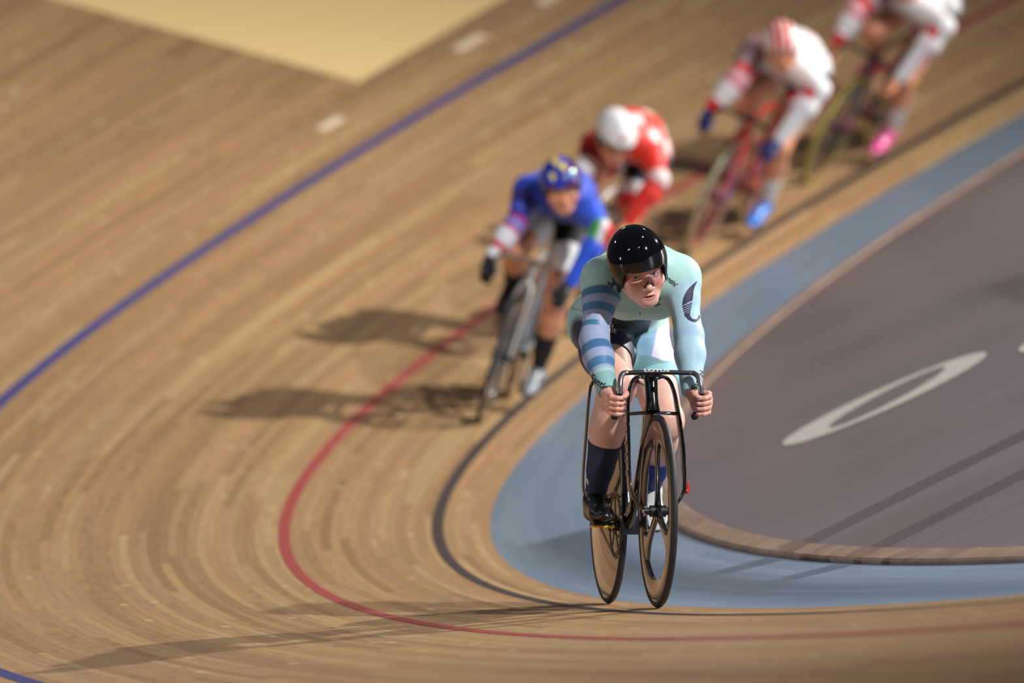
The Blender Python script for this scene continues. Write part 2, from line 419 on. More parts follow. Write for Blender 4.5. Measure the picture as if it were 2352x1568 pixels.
# unseen low barrier off frame right, added to cast the shadow band and streaks
def toward(p,d): return np.asarray(p)+nrm(KEYPOS-np.asarray(p))*d
def nrm(v): v=np.asarray(v,float);return v/(np.linalg.norm(v)+1e-12)
bar=bpy.data.objects.new('barrier',None);link(bar);bar['kind']='structure';bar['label']='unseen low dark barrier right of the frame, added for its shadows';bar['category']='barrier'
rp=[toward(surf(s_,u_),4.6) for s_,u_ in ((-1.2,-.27),(-2,-.28),(-3,-.29),(-5,-.30),(-7,-.28),(-9,-.24),(-11,-.17),(-13,-.12),(-16,-.1))]
GREYP=mat('dark_grey_powder_coat',(60,60,64),.5,noise=.05)
G().add(*tube(rp,.055,.02,side=(0,0,1),seg=12,smooth=6)).build('rail',GREYP,bar)
for (x,y),w_ in (((.78,-5.45),.15),((1.0,-6.75),.13)):
    q=toward((x,y,-.06),4.6);t=nrm(np.cross(KEYPOS-q,(0,0,1)));n_=nrm(np.cross(t,(0,0,1)))
    zt=q[2];G().add(*box((q[0],q[1],(zt-.12)/2),(w_,.012,(zt+.12)/2),np.stack([t,n_,(0,0,1)],1))).build('panel',GREYP,bar,bevel=.004)
# ============================================================ BICYCLES
def inv_px(px):
    ss=np.linspace(-16,30,460);uu=np.linspace(0.0,3,150);A,B=np.meshgrid(ss,uu,indexing='ij')
    e=((proj(surf(A,B))-np.array(px))**2).sum(-1);i=np.unravel_index(np.argmin(e),e.shape);s,u=ss[i[0]],uu[i[1]]
    for _ in range(25):
        q=proj(surf(s,u));r=q-np.array(px)
        J=np.stack([(proj(surf(s+1e-4,u))-q)/1e-4,(proj(surf(s,u+1e-4))-q)/1e-4],1)
        d=np.linalg.lstsq(J,-r,rcond=None)[0];s+=np.clip(d[0],-.5,.5);u=max(0,u+np.clip(d[1],-.2,.2))
    return float(s),float(u)
class Frame:
    """ground contact of the front wheel + heading along the track + lean"""
    def __init__(s,px,img_up,yaw=0.):
        s.s,s.u=inv_px(px);s.O=surf(s.s,s.u)
        bk=surf(s.s+.97,s.u);h=nrm(s.O-bk)
        side=nrm(np.cross((0,0,1),h))          # rider's left (towards the infield)
        if yaw: h=nrm(h*math.cos(yaw)+side*math.sin(yaw))
        side=nrm(np.cross((0,0,1),h));up0=np.cross(h,side)
        best=None
        for a in np.radians(np.arange(-10,60,.1)):
            up=up0*math.cos(a)+side*math.sin(a)
            q=proj(s.O+up)-proj(s.O);q=q/np.hypot(*q);w=np.array(img_up,float)/np.hypot(*img_up)
            e=((q-w)**2).sum()
            if best is None or e<best[0]:best=(e,a,up)
        s.lean=best[1];s.h=h;s.up=best[2];s.l=np.cross(s.up,h)
        s.B=np.stack([s.h,s.l,s.up],1)         # local->world
        s.M=Matrix([[*s.B[i],s.O[i]] for i in range(3)]+[[0,0,0,1]])
    def w(s,p): return s.O+np.asarray(p,float)@s.B.T
    def L(s,px,py,xf):
        """local point that is xf ahead of the contact and seen along px,py"""
        ray=CF*P['f']+CR*(px-1176)-CU*(py-784)
        d=(xf-(CP-s.O)@s.h)/(ray@s.h)
        return (CP+ray*d-s.O)@s.B
CARBON=mat('gloss_carbon',(14,14,16),.18,coat=1.,noise=.1)
BLACKM=mat('matt_black',(16,16,18),.5,noise=.1)
RUBBER=mat('tyre_rubber',(34,32,32),.6,noise=.2,nscale=80)
SILP=mat('silver_frame_paint',(206,206,200),.25,metal=.5,coat=.6)
STEEL=mat('polished_steel',(190,188,182),.22,metal=1.)
GREYB=mat('brushed_grey',(128,126,126),.34,metal=.85,noise=.1)
GOLD=mat('gold_mirror',(196,160,104),.12,metal=1.)
DISC=mat('dark_disc',(46,38,32),.1,coat=1.,spec=.8)
CHAIN=mat('chain_steel',(120,118,112),.3,metal=1.)
REDM=mat('red_plastic',(210,30,36),.35)
YELL=mat('yellow_plastic',(226,168,24),.4)
def wheel_front(par,c,hub,spokes=3,mt=None,tyre=RUBBER,w=.0115,rot=90,label=None):
    """deep spoked wheel; c centre; spins about y"""
    R=.335;mt=mt or CARBON
    wo=G();prof=[(R-.020,-.009),(R-.045,-.0125),(R-.075,-.011),(R-.096,-.004),(R-.098,0),(R-.096,.004),(R-.075,.011),(R-.045,.0125),(R-.020,.009)]
    wo.add(*lathe(prof,c,(0,1,0),72))
    o=wo.build('wheel_rim',mt,par,label=label)
    for k in range(spokes):
        a=math.radians(rot+360/spokes*k);d=np.array([math.cos(a),0,math.sin(a)]);t=np.array([-math.sin(a),0,math.cos(a)])
        pts=[c+d*r for r in (.018,.05,.12,.19,.225,.25)]
        g=G().add(*tube(pts,[.012,.009,.008,.008,.009,.009],[.030,.024,.023,.032,.055,.085],side=(0,1,0),seg=16,smooth=4))
        g.build('spoke',mt,o)
    G().add(*lathe([(R-.024,-.008),(R-.018,-.0118),(R-.008,-.0112),(R-.002,-.006),(R,0),(R-.002,.006),(R-.008,.0112),(R-.018,.0118),(R-.024,.008)],c,(0,1,0),96)).build('tyre',tyre,par)
    G().add(*lathe([(.004,-.05),(.013,-.05),(.013,-.03),(.02,-.028),(.02,.028),(.013,.03),(.013,.05),(.004,.05)],c,(0,1,0),24)).build('hub',hub,par)
def wheel_disc(par,c,mt,tyre=RUBBER,label=None):
    R=.335
    G().add(*lathe([(.004,-.045),(.02,-.043),(.05,-.036),(.12,-.028),(R-.06,-.0135),(R-.020,-.0095),(R-.020,.0095),(R-.06,.0135),(.12,.028),(.05,.036),(.02,.043),(.004,.045)],c,(0,1,0),96)).build('disc_wheel',mt,par,label=label)
    G().add(*lathe([(R-.024,-.008),(R-.018,-.0118),(R-.008,-.0112),(R-.002,-.006),(R,0),(R-.002,.006),(R-.008,.0112),(R-.018,.0118),(R-.024,.008)],c,(0,1,0),96)).build('tyre',tyre,par)
def text_mesh(txt,size,mt,par,origin,ex,ey,thick=.0006,align='CENTER',shear=0,bold=.0,name='lettering',label=None,hit=None,conv=None):
    cu=bpy.data.curves.new('t','FONT');cu.body=txt;cu.size=size;cu.align_x=align;cu.align_y='CENTER';cu.shear=shear;cu.offset=bold*size
    o=bpy.data.objects.new('t',cu);COL.objects.link(o);bpy.context.view_layer.update()
    me=bpy.data.meshes.new_from_object(o.evaluated_get(bpy.context.evaluated_depsgraph_get()))
    bpy.data.objects.remove(o);bm=bmesh.new();bm.from_mesh(me)
    bmesh.ops.remove_doubles(bm,verts=bm.verts,dist=1e-5)
    if conv is not None:
        bmesh.ops.triangulate(bm,faces=bm.faces)
        for _ in range(2):
            el=[e for e in bm.edges if e.calc_length()>size*.16]
            if el: bmesh.ops.subdivide_edges(bm,edges=el,cuts=1);bmesh.ops.triangulate(bm,faces=[f for f in bm.faces if len(f.verts)>3])
    V=np.array([v.co[:] for v in bm.verts]);F=[tuple(v.index for v in f.verts) for f in bm.faces];bm.free()
    if conv is None: W=np.asarray(origin)+V[:,:1]*np.asarray(ex)+V[:,1:2]*np.asarray(ey)
    else: W,F=conv(V[:,:2],F)
    return mesh_obj(name,W,F,mt,par,smooth=False,label=label)
def chainring(par,c,r,l,mt):
    g=G();n=56
    V=[];F=[]
    for side in (-.0015,.0015):
        for i in range(n*2):
            a=math.pi*i/n;rr=r+(.004 if i%2==0 else -.003)
            V.append([c[0]+rr*math.cos(a),l+side,c[2]+rr*math.sin(a)])
        for i in range(n*2):
            a=math.pi*i/n;rr=r-.016
            V.append([c[0]+rr*math.cos(a),l+side,c[2]+rr*math.sin(a)])
    m_=2*n
    for i in range(m_):
        j=(i+1)%m_
        F.append((i,j,m_+j,m_+i));F.append((2*m_+i,3*m_+i,3*m_+j,2*m_+j));F.append((i,2*m_+i,2*m_+j,j));F.append((m_+i,m_+j,3*m_+j,3*m_+i))
    g.add(V,F)
    for k in range(5):
        a=2*math.pi*k/5+.3;d=np.array([math.cos(a),0,math.sin(a)])
        g.add(*tube([np.array([c[0],l,c[2]])+d*.015,np.array([c[0],l,c[2]])+d*(r-.012)],[.002,.002],[.011,.008],side=(0,1,0),seg=8,smooth=0))
    return g.build('chainring',mt,par,label=None)
def chain_loop(par,c0,r0,c1,r1,l,mt):
    """links round ring (c0) and rear cog (c1)"""
    n=100;pts=[]
    for a in np.linspace(-math.pi/2,math.pi/2,30): pts.append(c0+np.array([math.cos(a)*r0,0,math.sin(a)*r0]))
    for t in np.linspace(0,1,40)[1:-1]: pts.append((c0+[0,0,r0])*(1-t)+(c1+[0,0,r1])*t)
    for a in np.linspace(math.pi/2,3*math.pi/2,8): pts.append(c1+np.array([math.cos(a)*r1,0,math.sin(a)*r1]))
    for t in np.linspace(0,1,40)[1:-1]: pts.append((c1-[0,0,r1])*(1-t)+(c0-[0,0,r0])*t)
    pts=np.array(pts);pts[:,1]=l
    d=np.r_[0,np.cumsum(np.linalg.norm(np.diff(np.vstack([pts,pts[:1]]),axis=0),axis=1))];PL=np.vstack([pts,pts[:1]])
    g=G();N_=int(d[-1]/.0127)
    for i in range(N_):
        a=[np.interp((i+.1)*d[-1]/N_,d,PL[:,k]) for k in range(3)];b=[np.interp((i+.92)*d[-1]/N_,d,PL[:,k]) for k in range(3)]
        off=.0028 if i%2 else .0016
        for sgn in (-1,1): g.add(*tube([np.array(a)+[0,sgn*off,0],np.array(b)+[0,sgn*off,0]],.0009,.004,side=(0,1,0),seg=6,smooth=0))
    return g.build('chain',mt,par)
BB=np.array([-.58,0,.283])
def crankset(par,phi,mt_crank,mt_ring,ringr=.115,pedal=YELL):
    c=BB
    o=G().add(*tube([c+[0,-.07,0],c+[0,.07,0]],.021,seg=20,smooth=0)).build('bottom_bracket',BLACKM,par)
    chainring(par,c,ringr,-.046,mt_ring)
    chain_loop(par,c,ringr+.002,np.array([-.97,0,.335]),.031,-.046,CHAIN)
    for sgn in (-1,1):   # sgn -1 = right (drive) side at phi, left opposite
        a=phi if sgn<0 else phi+math.pi
        d=np.array([math.cos(a),0,math.sin(a)])
        e=c+d*.168
        G().add(*tube([c+[0,sgn*.062,0],c+d*.08+[0,sgn*.068,0],e+[0,sgn*.076,0]],[.008,.007,.006],[.018,.013,.012],side=(0,1,0),seg=12,smooth=4)).build('crank_arm',mt_crank,par)
        q=e+[0,sgn*.125,0]
        po=G().add(*tube([e+[0,sgn*.07,0],q],.0055,seg=10,smooth=0)).add(*box(q+[0,0,-.002],(.042,.034,.0075))).build('pedal',BLACKM,par,bevel=.003)
        G().add(*box(q+[.012,0,-.0095],(.035,.036,.0035))).build('pedal_plate',pedal,po,bevel=.001)
def handlebar(par,pts_c,pts_r,pts_grip,mt_c,mt_r,mt_grip,rc=(.014,.008),yo=0):
    """pts: centre half, bend, grip given for the rider's left (+y); mirrored"""
    c=np.array(pts_c)
    full=np.vstack([c[::-1]*[1,-1,1],c[1:]]) if abs(c[0][1])<1e-6 else None
    o=G().add(*tube(full,rc[0],rc[1],side=(1,0,0),seg=18,smooth=3)).build('handlebar_top',mt_c,par)
    for sgn in (1,-1):
        f=np.array([1,sgn,1])
        b=G().add(*tube(np.array(pts_r)*f+[0,yo,0],.0098,.0088,side=(0,1,0),seg=16,smooth=6)).build('handlebar_drop',mt_r,par,label='silver-grey drop' if mt_r is GREYB else None)
        gp=np.array(pts_grip)*f+[0,yo,0]
        g=G().add(*tube(gp,.0122,.0122,side=(0,1,0),seg=16,smooth=4));g.add(*ball(gp[-1],(.0135,)*3,nu=16,nv=10))
        g.build('grip',mt_grip,b)
    return o
def bike_leader(fr):
    par=empty('track_bicycle',fr.M,'glossy black track bicycle with wide fork and three-spoke front wheel, nearest the camera','bicycle')
    ax=np.array([0,0,.335]);rx=np.array([-.97,0,.335])
    wheel_front(par,ax,BLACKM,3,CARBON,rot=92,label='glossy black three-spoke deep wheel')
    wheel_disc(par,rx,DISC,label='glossy dark solid disc rear wheel')
    # --- fork: two wide blades joined in an arch under the bar
    arch=[]
    for sgn in (1,-1):
        P_=[(0,.040,.335),(-.004,.062,.352),(-.010,.088,.392),(-.016,.097,.43),(-.045,.0965,.55),(-.095,.089,.67),(-.118,.080,.745),(-.128,.066,.785),(-.130,.045,.800),(-.128,.0,.803)]
        pts=np.array(P_)*[1,sgn,1]
        g=G().add(*tube(pts,[.0055,.006,.0065,.0065,.0065,.0065,.0065,.0065,.0065,.0065],[.012,.018,.026,.034,.038,.030,.020,.016,.015,.014],side=(.0,1,.45*sgn*0),seg=16,smooth=5))
        g.build('fork_blade',CARBON,par)
        G().add(*box((0,sgn*.046,.335),(.011,.0045,.017))).add(*tube([(0,sgn*.028,.335),(0,sgn*.056,.335)],.0085,seg=14,smooth=0)).build('dropout',STEEL,par,bevel=.002)
    G().add(*tube([(-.098,-.088,.672),(-.092,0,.676),(-.098,.088,.672)],[.010,.012,.010],[.0065]*3,side=(1,0,0),seg=14,smooth=4)).build('fork_bridge',CARBON,par)
    hd=np.array([-.29,0,1.0]);hd=hd/np.linalg.norm(hd)
    a=np.array([-.098,0,.676])
    G().add(*tube([a,a+hd*.02,a+hd*.05,a+hd*.10,a+hd*.125],[.028,.024,.022,.023,.024],[.034,.036,.036,.034,.03],side=(0,1,0),seg=22,smooth=5)).build('head_tube',CARBON,par,label='bulky glossy black head tube')
    G().add(*tube([a+hd*.118,a+hd*.13+[.03,0,.004],(-.02,0,.812)],[.021,.017,.014],[.016,.013,.010],side=(0,1,0),seg=16,smooth=4)).build('stem',BLACKM,par)
    G().add(*ball(a+hd*.135,(.022,.02,.008))).build('stem_cap',BLACKM,par)
    # --- frame
    f=G()
    f.add(*tube([a+hd*.03+[-.01,0,0],(-.27,0,.55),(-.46,0,.36),BB+[.0,0,.0]],[.017,.014,.016,.027],[.042,.036,.034,.034],side=(0,1,0),seg=20,smooth=5))
    f.add(*tube([a+hd*.1,(-.45,0,.80),(-.745,0,.79)],[.016,.012,.011],[.022,.016,.015],side=(0,1,0),seg=18,smooth=4))
    f.add(*tube([BB,(-.63,0,.45),(-.70,0,.68),(-.765,0,.86)],[.027,.015,.012,.012],[.032,.03,.028,.022],side=(0,1,0),seg=18,smooth=5))
    f.add(*box(BB+[0,0,-.0],(.035,.036,.034)))
    f.build('frame',CARBON,par,bevel=.004)
    for sgn in (1,-1):
        P_=[(-.745,0,.795),(-.755,sgn*.04,.80),(-.775,sgn*.085,.79),(-.79,sgn*.100,.75),(-.85,sgn*.103,.60),(-.93,sgn*.100,.44),(-.955,sgn*.085,.375),(-.97,sgn*.058,.336)]
        G().add(*tube(P_,[.005]*8,[.012,.013,.014,.015,.017,.016,.014,.01],side=(0,1,0),seg=14,smooth=5)).build('seat_stay',CARBON,par)
        G().add(*tube([BB+[0,sgn*.03,0],(-.70,sgn*.038,.29),(-.97,sgn*.058,.335)],[.008,.0065,.007],[.024,.016,.012],side=(0,1,0),seg=14,smooth=5)).build('chain_stay',CARBON,par)
    # --- saddle
    g=G()
    g.add(*tube([(-.90,0,.935),(-.86,0,.945),(-.78,0,.94),(-.70,0,.935),(-.655,0,.925)],[.06,.065,.045,.022,.016],[.012,.02,.018,.014,.010],side=(0,1,0),seg=20,smooth=5));g.build('saddle',BLACKM,par)
    # --- cockpit
    handlebar(par,[(-.012,0,.815),(-.012,.05,.815),(-.012,.106,.813)],[(-.012,.106,.813),(-.008,.122,.8125),(.006,.1335,.803),(.016,.139,.788),(.024,.142,.765),(.022,.143,.742)],[(.022,.143,.742),(.006,.1435,.712),(-.045,.1425,.682),(-.088,.1415,.664)],BLACKM,GREYB,BLACKM,yo=.0055).location.y=.0055
    TXT=mat('white_lettering',(226,226,226),.4)
    text_mesh('LOTUS',.026,TXT,par,(-.002,-.003,.8215),(-.0,1.12,0),(-.45,0,.50),bold=.02,name='handlebar_lettering',label='white LOTUS lettering')
    for i,ch in enumerate('LOTUS'):   # down the outer face of the right fork blade
        zz=.675-i*.052;xx=-.092+i*.0165
        text_mesh(ch,.052,mat('faded_lettering_%s'%ch,(170,128,110),.4) if i==0 else bpy.data.materials['faded_lettering_L'],par,(xx,(-.0985,-.1015,-.104,-.1055,-.106)[i],zz),(.0,0,-1.),(.95,0,.0),bold=.02,name='fork_lettering',label='vertical lettering on the blade')
    crankset(par,math.radians(2),CARBON,BLACKM,.115)
    # red timing chip on the left blade
    G().add(*box((-.014,.1075,.418),(.010,.0045,.017))).add(*tube([(-.014,.1,.405),(-.014,.108,.405)],.011,seg=12,smooth=0)).build('timing_chip',REDM,par,bevel=.002)
    G().add(*box((-.012,-.002,.752),(.012,.02,.02))) 
    # gold mirror-finish clamp seen behind the head tube
    G().add(*tube([(-.70,.03,.752),(-.70,.085,.757)],[.018]*2,[.012]*2,side=(0,0,1),seg=12,smooth=0)).build('seat_clamp',GOLD,par,bevel=.003,label='gold mirror-finish clamp')
    return par
def bike_plain(fr,label,framec,wheelc,rimlab,tyre,phi,barw=.17,spk=4,grp=None,ring=STEEL,stripe=None):
    par=empty('track_bicycle',fr.M,label,'bicycle')
    ax=np.array([0,0,.335]);rx=np.array([-.97,0,.335])
    wheel_front(par,ax,BLACKM,spk,wheelc,tyre=tyre,rot=35,label=rimlab)
    wheel_disc(par,rx,wheelc if wheelc is not GREYB else CARBON,tyre=tyre)
    hd=nrm(np.array([-.29,0,1.0]));a=np.array([-.098,0,.69])
    for sgn in (1,-1):
        G().add(*tube([(0,sgn*.038,.335),(-.02,sgn*.036,.45),(-.06,sgn*.033,.60),(-.09,sgn*.026,.675),(-.098,0,.69)],[.007,.008,.009,.011,.012],[.012,.02,.024,.024,.024],side=(0,1,0),seg=14,smooth=4)).build('fork_blade',framec,par)
        G().add(*tube([(-.70,sgn*.012,.72),(-.83,sgn*.045,.55),(-.97,sgn*.058,.337)],.0075,.013,side=(0,1,0),seg=12,smooth=4)).build('seat_stay',framec,par)
        G().add(*tube([BB+[0,sgn*.03,0],(-.70,sgn*.038,.29),(-.97,sgn*.058,.335)],.0075,.014,side=(0,1,0),seg=12,smooth=4)).build('chain_stay',framec,par)
    f=G()
    f.add(*tube([a,a+hd*.06,a+hd*.11],[.024,.02,.022],[.032,.03,.03],side=(0,1,0),seg=18,smooth=4))
    f.add(*tube([a+hd*.02,(-.34,0,.49),BB],[.018,.017,.026],[.036,.036,.032],side=(0,1,0),seg=18,smooth=4))
    f.add(*tube([a+hd*.09,(-.45,0,.80),(-.745,0,.79)],[.016,.014,.012],[.024,.018,.016],side=(0,1,0),seg=16,smooth=4))
    f.add(*tube([BB,(-.65,0,.5),(-.745,0,.79),(-.78,0,.90)],[.024,.015,.013,.012],[.03,.028,.026,.02],side=(0,1,0),seg=16,smooth=4))
    f.build('frame',framec,par)
    G().add(*tube([a+hd*.115,a+hd*.12+[.06,0,.0],(-.0,0,.812)],[.02,.016,.016],[.016,.014,.014],side=(0,1,0),seg=14,smooth=3)).build('stem',BLACKM,par)
    G().add(*tube([(-.93,0,.935),(-.87,0,.95),(-.78,0,.945),(-.70,0,.94),(-.655,0,.93)],[.05,.065,.045,.022,.016],[.012,.02,.018,.014,.010],side=(0,1,0),seg=16,smooth=4)).build('saddle',BLACKM,par)
    w=barw
    handlebar(par,[(-.0,0,.815),(.0,w*.5,.817),(.004,w*.72,.815)],[(.004,w*.72,.815),(.03,w*.86,.808),(.075,w*.95,.79),(.09,w,.745),(.07,w*1.03,.71)],[(.07,w*1.03,.71),(.03,w*1.05,.69),(-.02,w*1.06,.685),(-.05,w*1.06,.684)],STEEL if stripe else BLACKM,BLACKM,BLACKM,rc=(.013,.012))
    crankset(par,phi,STEEL if ring is STEEL else CARBON,BLACKM,.105,pedal=BLACKM)
    return par
FR0=Frame((1511,1396),(0,-1))
BK0=bike_leader(FR0)
# ============================================================ PEOPLE
def rotm(axis_u,side): # columns: along, side, third
    u=nrm(axis_u);s_=nrm(np.asarray(side)-u*(np.asarray(side)@u));return np.stack([u,s_,np.cross(u,s_)],1)
def A3(*p): return np.array(p,float)
def ik(hip,ank,a,b,out=0.,fwd=(1,0,.3)):
    hip=np.asarray(hip);ank=np.asarray(ank);v=ank-hip;d=min(np.linalg.norm(v),a+b-.005);u=nrm(v)
    x=(a*a-b*b+d*d)/(2*d);hgt=math.sqrt(max(a*a-x*x,1e-5));f=np.asarray(fwd,float);f=nrm(f-u*(f@u))
    return hip+u*x+f*hgt+A3(0,out,0)
def put_torso(F,J,g,fem=0.,bulk=1.):
    pel,ch,nk=J['pelvis'],J['chest'],J['neck'];mid=(pel+ch)/2+J.get('arch',A3(0,0,.02))
    R=rotm(ch-pel,(0,1,0));w=bulk
    F.ell(pel,(.125+g,.145*w+g,.112+g),R,.05)
    F.cone(pel,mid,.115+g,.105*w+g,.05,sq=((0,1,0),1.22))
    F.cone(mid,ch,.105*w+g,.115*w+g,.05,sq=((0,1,0),1.22))
    F.ell(ch,(.165+g,.155*w+g,.112+g),rotm(nk-mid,(0,1,0)),.05)
    up=nrm(nk-ch)
    F.cone(ch+up*.05,nk,.10+g,.058+g,.06,sq=((0,1,0),1.35))
    for s_ in('R','L'):
        sh=J['sh'+s_]
        F.cone(nk+(sh-nk)*.15+A3(-.02,0,-.015),sh,.062+g,.050*w+g,.05)
        F.cone(ch+(sh-ch)*.3,sh,.085+g,.055*w+g,.05)
        hp=J['hip'+s_];F.ell(hp+A3(-.05,-.008 if s_=='L' else .008,.015),(.10+g,.080+g,.095+g),None,.06)
        if fem: F.ell(ch+A3(.02,(-.062 if s_=='R' else .062),-.075),(.055+g,.055+g,.05+g),None,.05)
def put_arm(F,J,s_,g,w=1.,end=1.):
    sh,el,wr=J['sh'+s_],J['el'+s_],J['wr'+s_]
    F.cone(sh,sh+(el-sh)*.35,.056*w+g,.050*w+g,.03)
    F.cone(sh+(el-sh)*.3,el,.050*w+g,.041*w+g,.03)
    q=el+(wr-el)*.3
    F.cone(el,q,.042*w+g,.044*w+g,.03);F.cone(q,wr,.044*w+g,J.get('wrr',.027)+g,.03)
def put_thigh(F,J,s_,g,w=1.,t1=1.):
    hp,kn=J['hip'+s_],J['kn'+s_];m=hp+(kn-hp)*.45;e=hp+(kn-hp)*t1
    r1=.080*w+(.06*w-.080*w)*max(0,(t1-.45)/.55)
    F.cone(hp,m,.088*w+g,.080*w+g,.04)
    if t1>.45:F.cone(m,e,.080*w+g,r1+g,.04)
def put_shank(F,J,s_,g,w=1.):
    kn,an=J['kn'+s_],J['an'+s_];v=an-kn;bk=nrm(np.cross(nrm(v),(0,1,0)));bk=bk if bk[0]<0 else -bk
    F.ell(kn+(kn-J['hip'+s_])*.02+A3(.008,0,-.004),(.056*w+g,.054*w+g,.062*w+g),None,.03)
    F.cone(kn,kn+v*.3,.055*w+g,.05*w+g,.03);F.cone(kn+v*.3,an,.048*w+g,.034+g,.03)
    F.cone(kn+v*.18+bk*.02,kn+v*.42+bk*.022,.05*w+g,.05*w+g,.04);F.cone(kn+v*.42+bk*.022,kn+v*.75+bk*.006,.05*w+g,.034+g,.04)
def clip_end(F,e,n,r): F.clip(e,n,e-r*1.6,e+r*1.6)
HEADP={}
def head_mesh(h,open_mouth=1.,nk=(0,-.09,-.15)):
    nk=nrm(np.array(nk)-A3(0,-.05,-.03))*.10+A3(0,-.05,-.03)
    F=Field((-.1,-.20,-.19),(.1,.15,.13),h)
    F.ell((0,.03,-.015),(.073,.088,.096),None,.02)
    F.ell((0,-.03,.018),(.059,.076,.062),None,.03)
    for s_ in(-1,1):
        F.cone((s_*.050,-.042,-.008),(s_*.015,-.094,.056),.018,.017,.03)
        F.ell((s_*.040,-.030,.050),(.026,.024,.022),None,.03)
        F.cone((s_*.012,.021,.081),(s_*.043,.018,.062),.0085,.008,.018)
        F.ell((s_*.070,-.005,-.012),(.010,.03,.018),None,.008)
    F.ell((0,-.095,.062),(.021,.016,.017),None,.02)
    F.ell((0,-.072,.060),(.030,.026,.024),None,.02)
    F.ell((0,.045,.045),(.055,.04,.042),None,.03)
    for s_ in(-1,1): F.ell((s_*.031,.001,.090),(.019,.014,.016),None,.014,'sub')
    F.cone((0,.012,.079),(0,-.034,.097),.0075,.0105,.012)
    F.ell((0,-.038,.099),(.0115,.0105,.011),None,.006)
    for s_ in(-1,1):
        F.ell((s_*.0125,-.042,.089),(.0085,.0075,.010),None,.005)
        F.ell((s_*.0065,-.049,.098),(.0036,.0028,.005),None,.003,'sub')
        # lids around the eyeball
        F.ell((s_*.031,.000,.0665),(.0158,.0140,.0145),None,.003)
        F.ell((s_*.031,.0004,.084),(.0136,.0066,.014),None,.002,'sub')
        F.ell((s_*.031,0,.0665),(.0122,.0122,.0126),None,0,'sub')
    # lips
    for s_ in(-1,1):
        F.cone((s_*.023,-.0735,.071),(s_*.006,-.0665,.084),.0026,.0048,.004)
        F.cone((s_*.020,-.0745,.072),(0,-.0810,.081),.003,.0060,.004)
    F.cone((-.006,-.0665,.084),(.006,-.0665,.084),.0048,.0048,.004)
    if open_mouth:
        F.ell((0,-.0730,.088),(.0185,.0038*open_mouth,.016),None,.002,'sub')
    # neck
    F.cone((0,-.04,-.030),nk,.050,.052,.02)
    V,Q=F.net();V=relax(V,Q,1,.35)
    return V,Q
def head_col(V,skin,lip,brow):
    x,y,z=V.T;c=np.tile(skin,(len(V),1))
    def blend(c,m,k): return c*(1-m[:,None])+np.asarray(k)*m[:,None]
    ck=np.exp(-(((np.abs(x)-.043)/.02)**2+((y+.038)/.02)**2));ck=ck*(z>.02)
    c=blend(c,ck*.55,srgb(222,140,128))
    ns=np.exp(-((x/.014)**2+((y+.04)/.012)**2))*(z>.08);c=blend(c,ns*.4,srgb(225,150,132))
    # lips
    ax=np.abs(x)/.0245
    up_=-.0622-.009*ax**2;lo=-.0875+.012*ax**2
    m=sm(0,.0015,up_-y)*sm(0,.0015,y-lo)*(1-sm(.92,1.05,ax))*sm(.060,.066,z)
    c=blend(c,m*.8,lip)
    mo=(1-sm(.7,1.,np.abs(x)/.019))*(1-sm(.003,.0045,np.abs(y+.073)))*(1-sm(.078,.082,z))*sm(.05,.06,z)
    c=blend(c,mo*.9,srgb(50,16,16))
    # brows and lashes
    bx=np.abs(x);by=.0205+.004*np.sin((bx-.012)/.036*np.pi)
    b_=np.exp(-((y-by)/.0032)**2)*sm(.010,.016,bx)*(1-sm(.042,.052,bx))*(z>.04);c=blend(c,b_*.8,brow)
    r=np.sqrt(((bx-.031)/.0138)**2+((y-.0006)/.0066)**2);el=np.exp(-((r-1.02)/.10)**2)*(z>.05)*(.35+.65*(y>.0))
    c=blend(c,el*.75,srgb(70,42,34))
    so=np.exp(-((r-1.9)/.7)**2)*(z>.04);c=blend(c,so*.12,srgb(180,110,100))
    return c
def hand(F,g,a,o,f,wr,glove=0.,tips=None):
    """fist round a grip: g centre, a down the grip, o outwards, f forwards"""
    a=nrm(a);f=nrm(f-a*(f@a));o=nrm(o-a*(o@a)-f*(o@f));q=glove
    lens=[1.0,1.06,1.0,.86];T=[]
    kn=[]
    for i in range(4):
        c=g+a*(-.030+.0195*i);r=.0088-.0006*(i==3)+q;L=lens[i]
        K=c+o*.030-f*(.016)+a*.001;Pp=c+o*(.029)+f*(.013*L);Dd=c+o*(.010)+f*(.0265);Tt=c-o*(.012*L)+f*(.0225)+a*.002
        F.chain([K,Pp,Dd,Tt],[r+.0012,r+.0004,r-.0002,r-.0012],.0035);T.append((Tt,Dd));kn.append(K)
    pm=(kn[0]+kn[3])/2
    heel=g-f*.026-o*.008+a*.010
    for K in kn: F.cone(K,wr+(heel-wr)*.35,.0105+q,.015+q,.010)
    F.cone(pm-f*.006,heel,.017+q,.016+q,.014,sq=(a,1.6))
    F.cone(heel,wr,.018+q,.020+q,.016,sq=(a,1.15))
    F.cone((pm+wr)/2,wr,.021+q,.023+q,.016)
    tb=[wr*.45+heel*.55-a*.012,g-o*.024-f*.016-a*.030,g-o*.022+f*.004-a*.036,g-o*.012+f*.0205-a*.030]
    F.chain(tb,[.015+q,.0125+q,.0108+q,.009+q],.006);T.append((tb[3],tb[2]))
    return T
def field_join(parts):
    V=[];Q=[];C=[];n=0
    for v,q,c in parts: V.append(v);Q.append(q+n);C.append(c);n+=len(v)
    return np.concatenate(V),np.concatenate(Q),np.concatenate(C)
SKIN_M=mat('skin',(220,170,150),.42,noise=.06,nscale=60,vcol=True,sss=.12,bump=.05,spec=.45)
FAB_M=mat('stretch_fabric',(200,200,200),.50,noise=.05,nscale=140,vcol=True,sheen=.12,spec=.35,bump=.05)
SHOE_M=mat('glossy_shoe_cover',(20,20,20),.34,vcol=True,coat=.25,noise=.05)
SOCK_M=mat('knitted_sock',(30,34,60),.7,vcol=True,noise=.1,nscale=200,bump=.2)
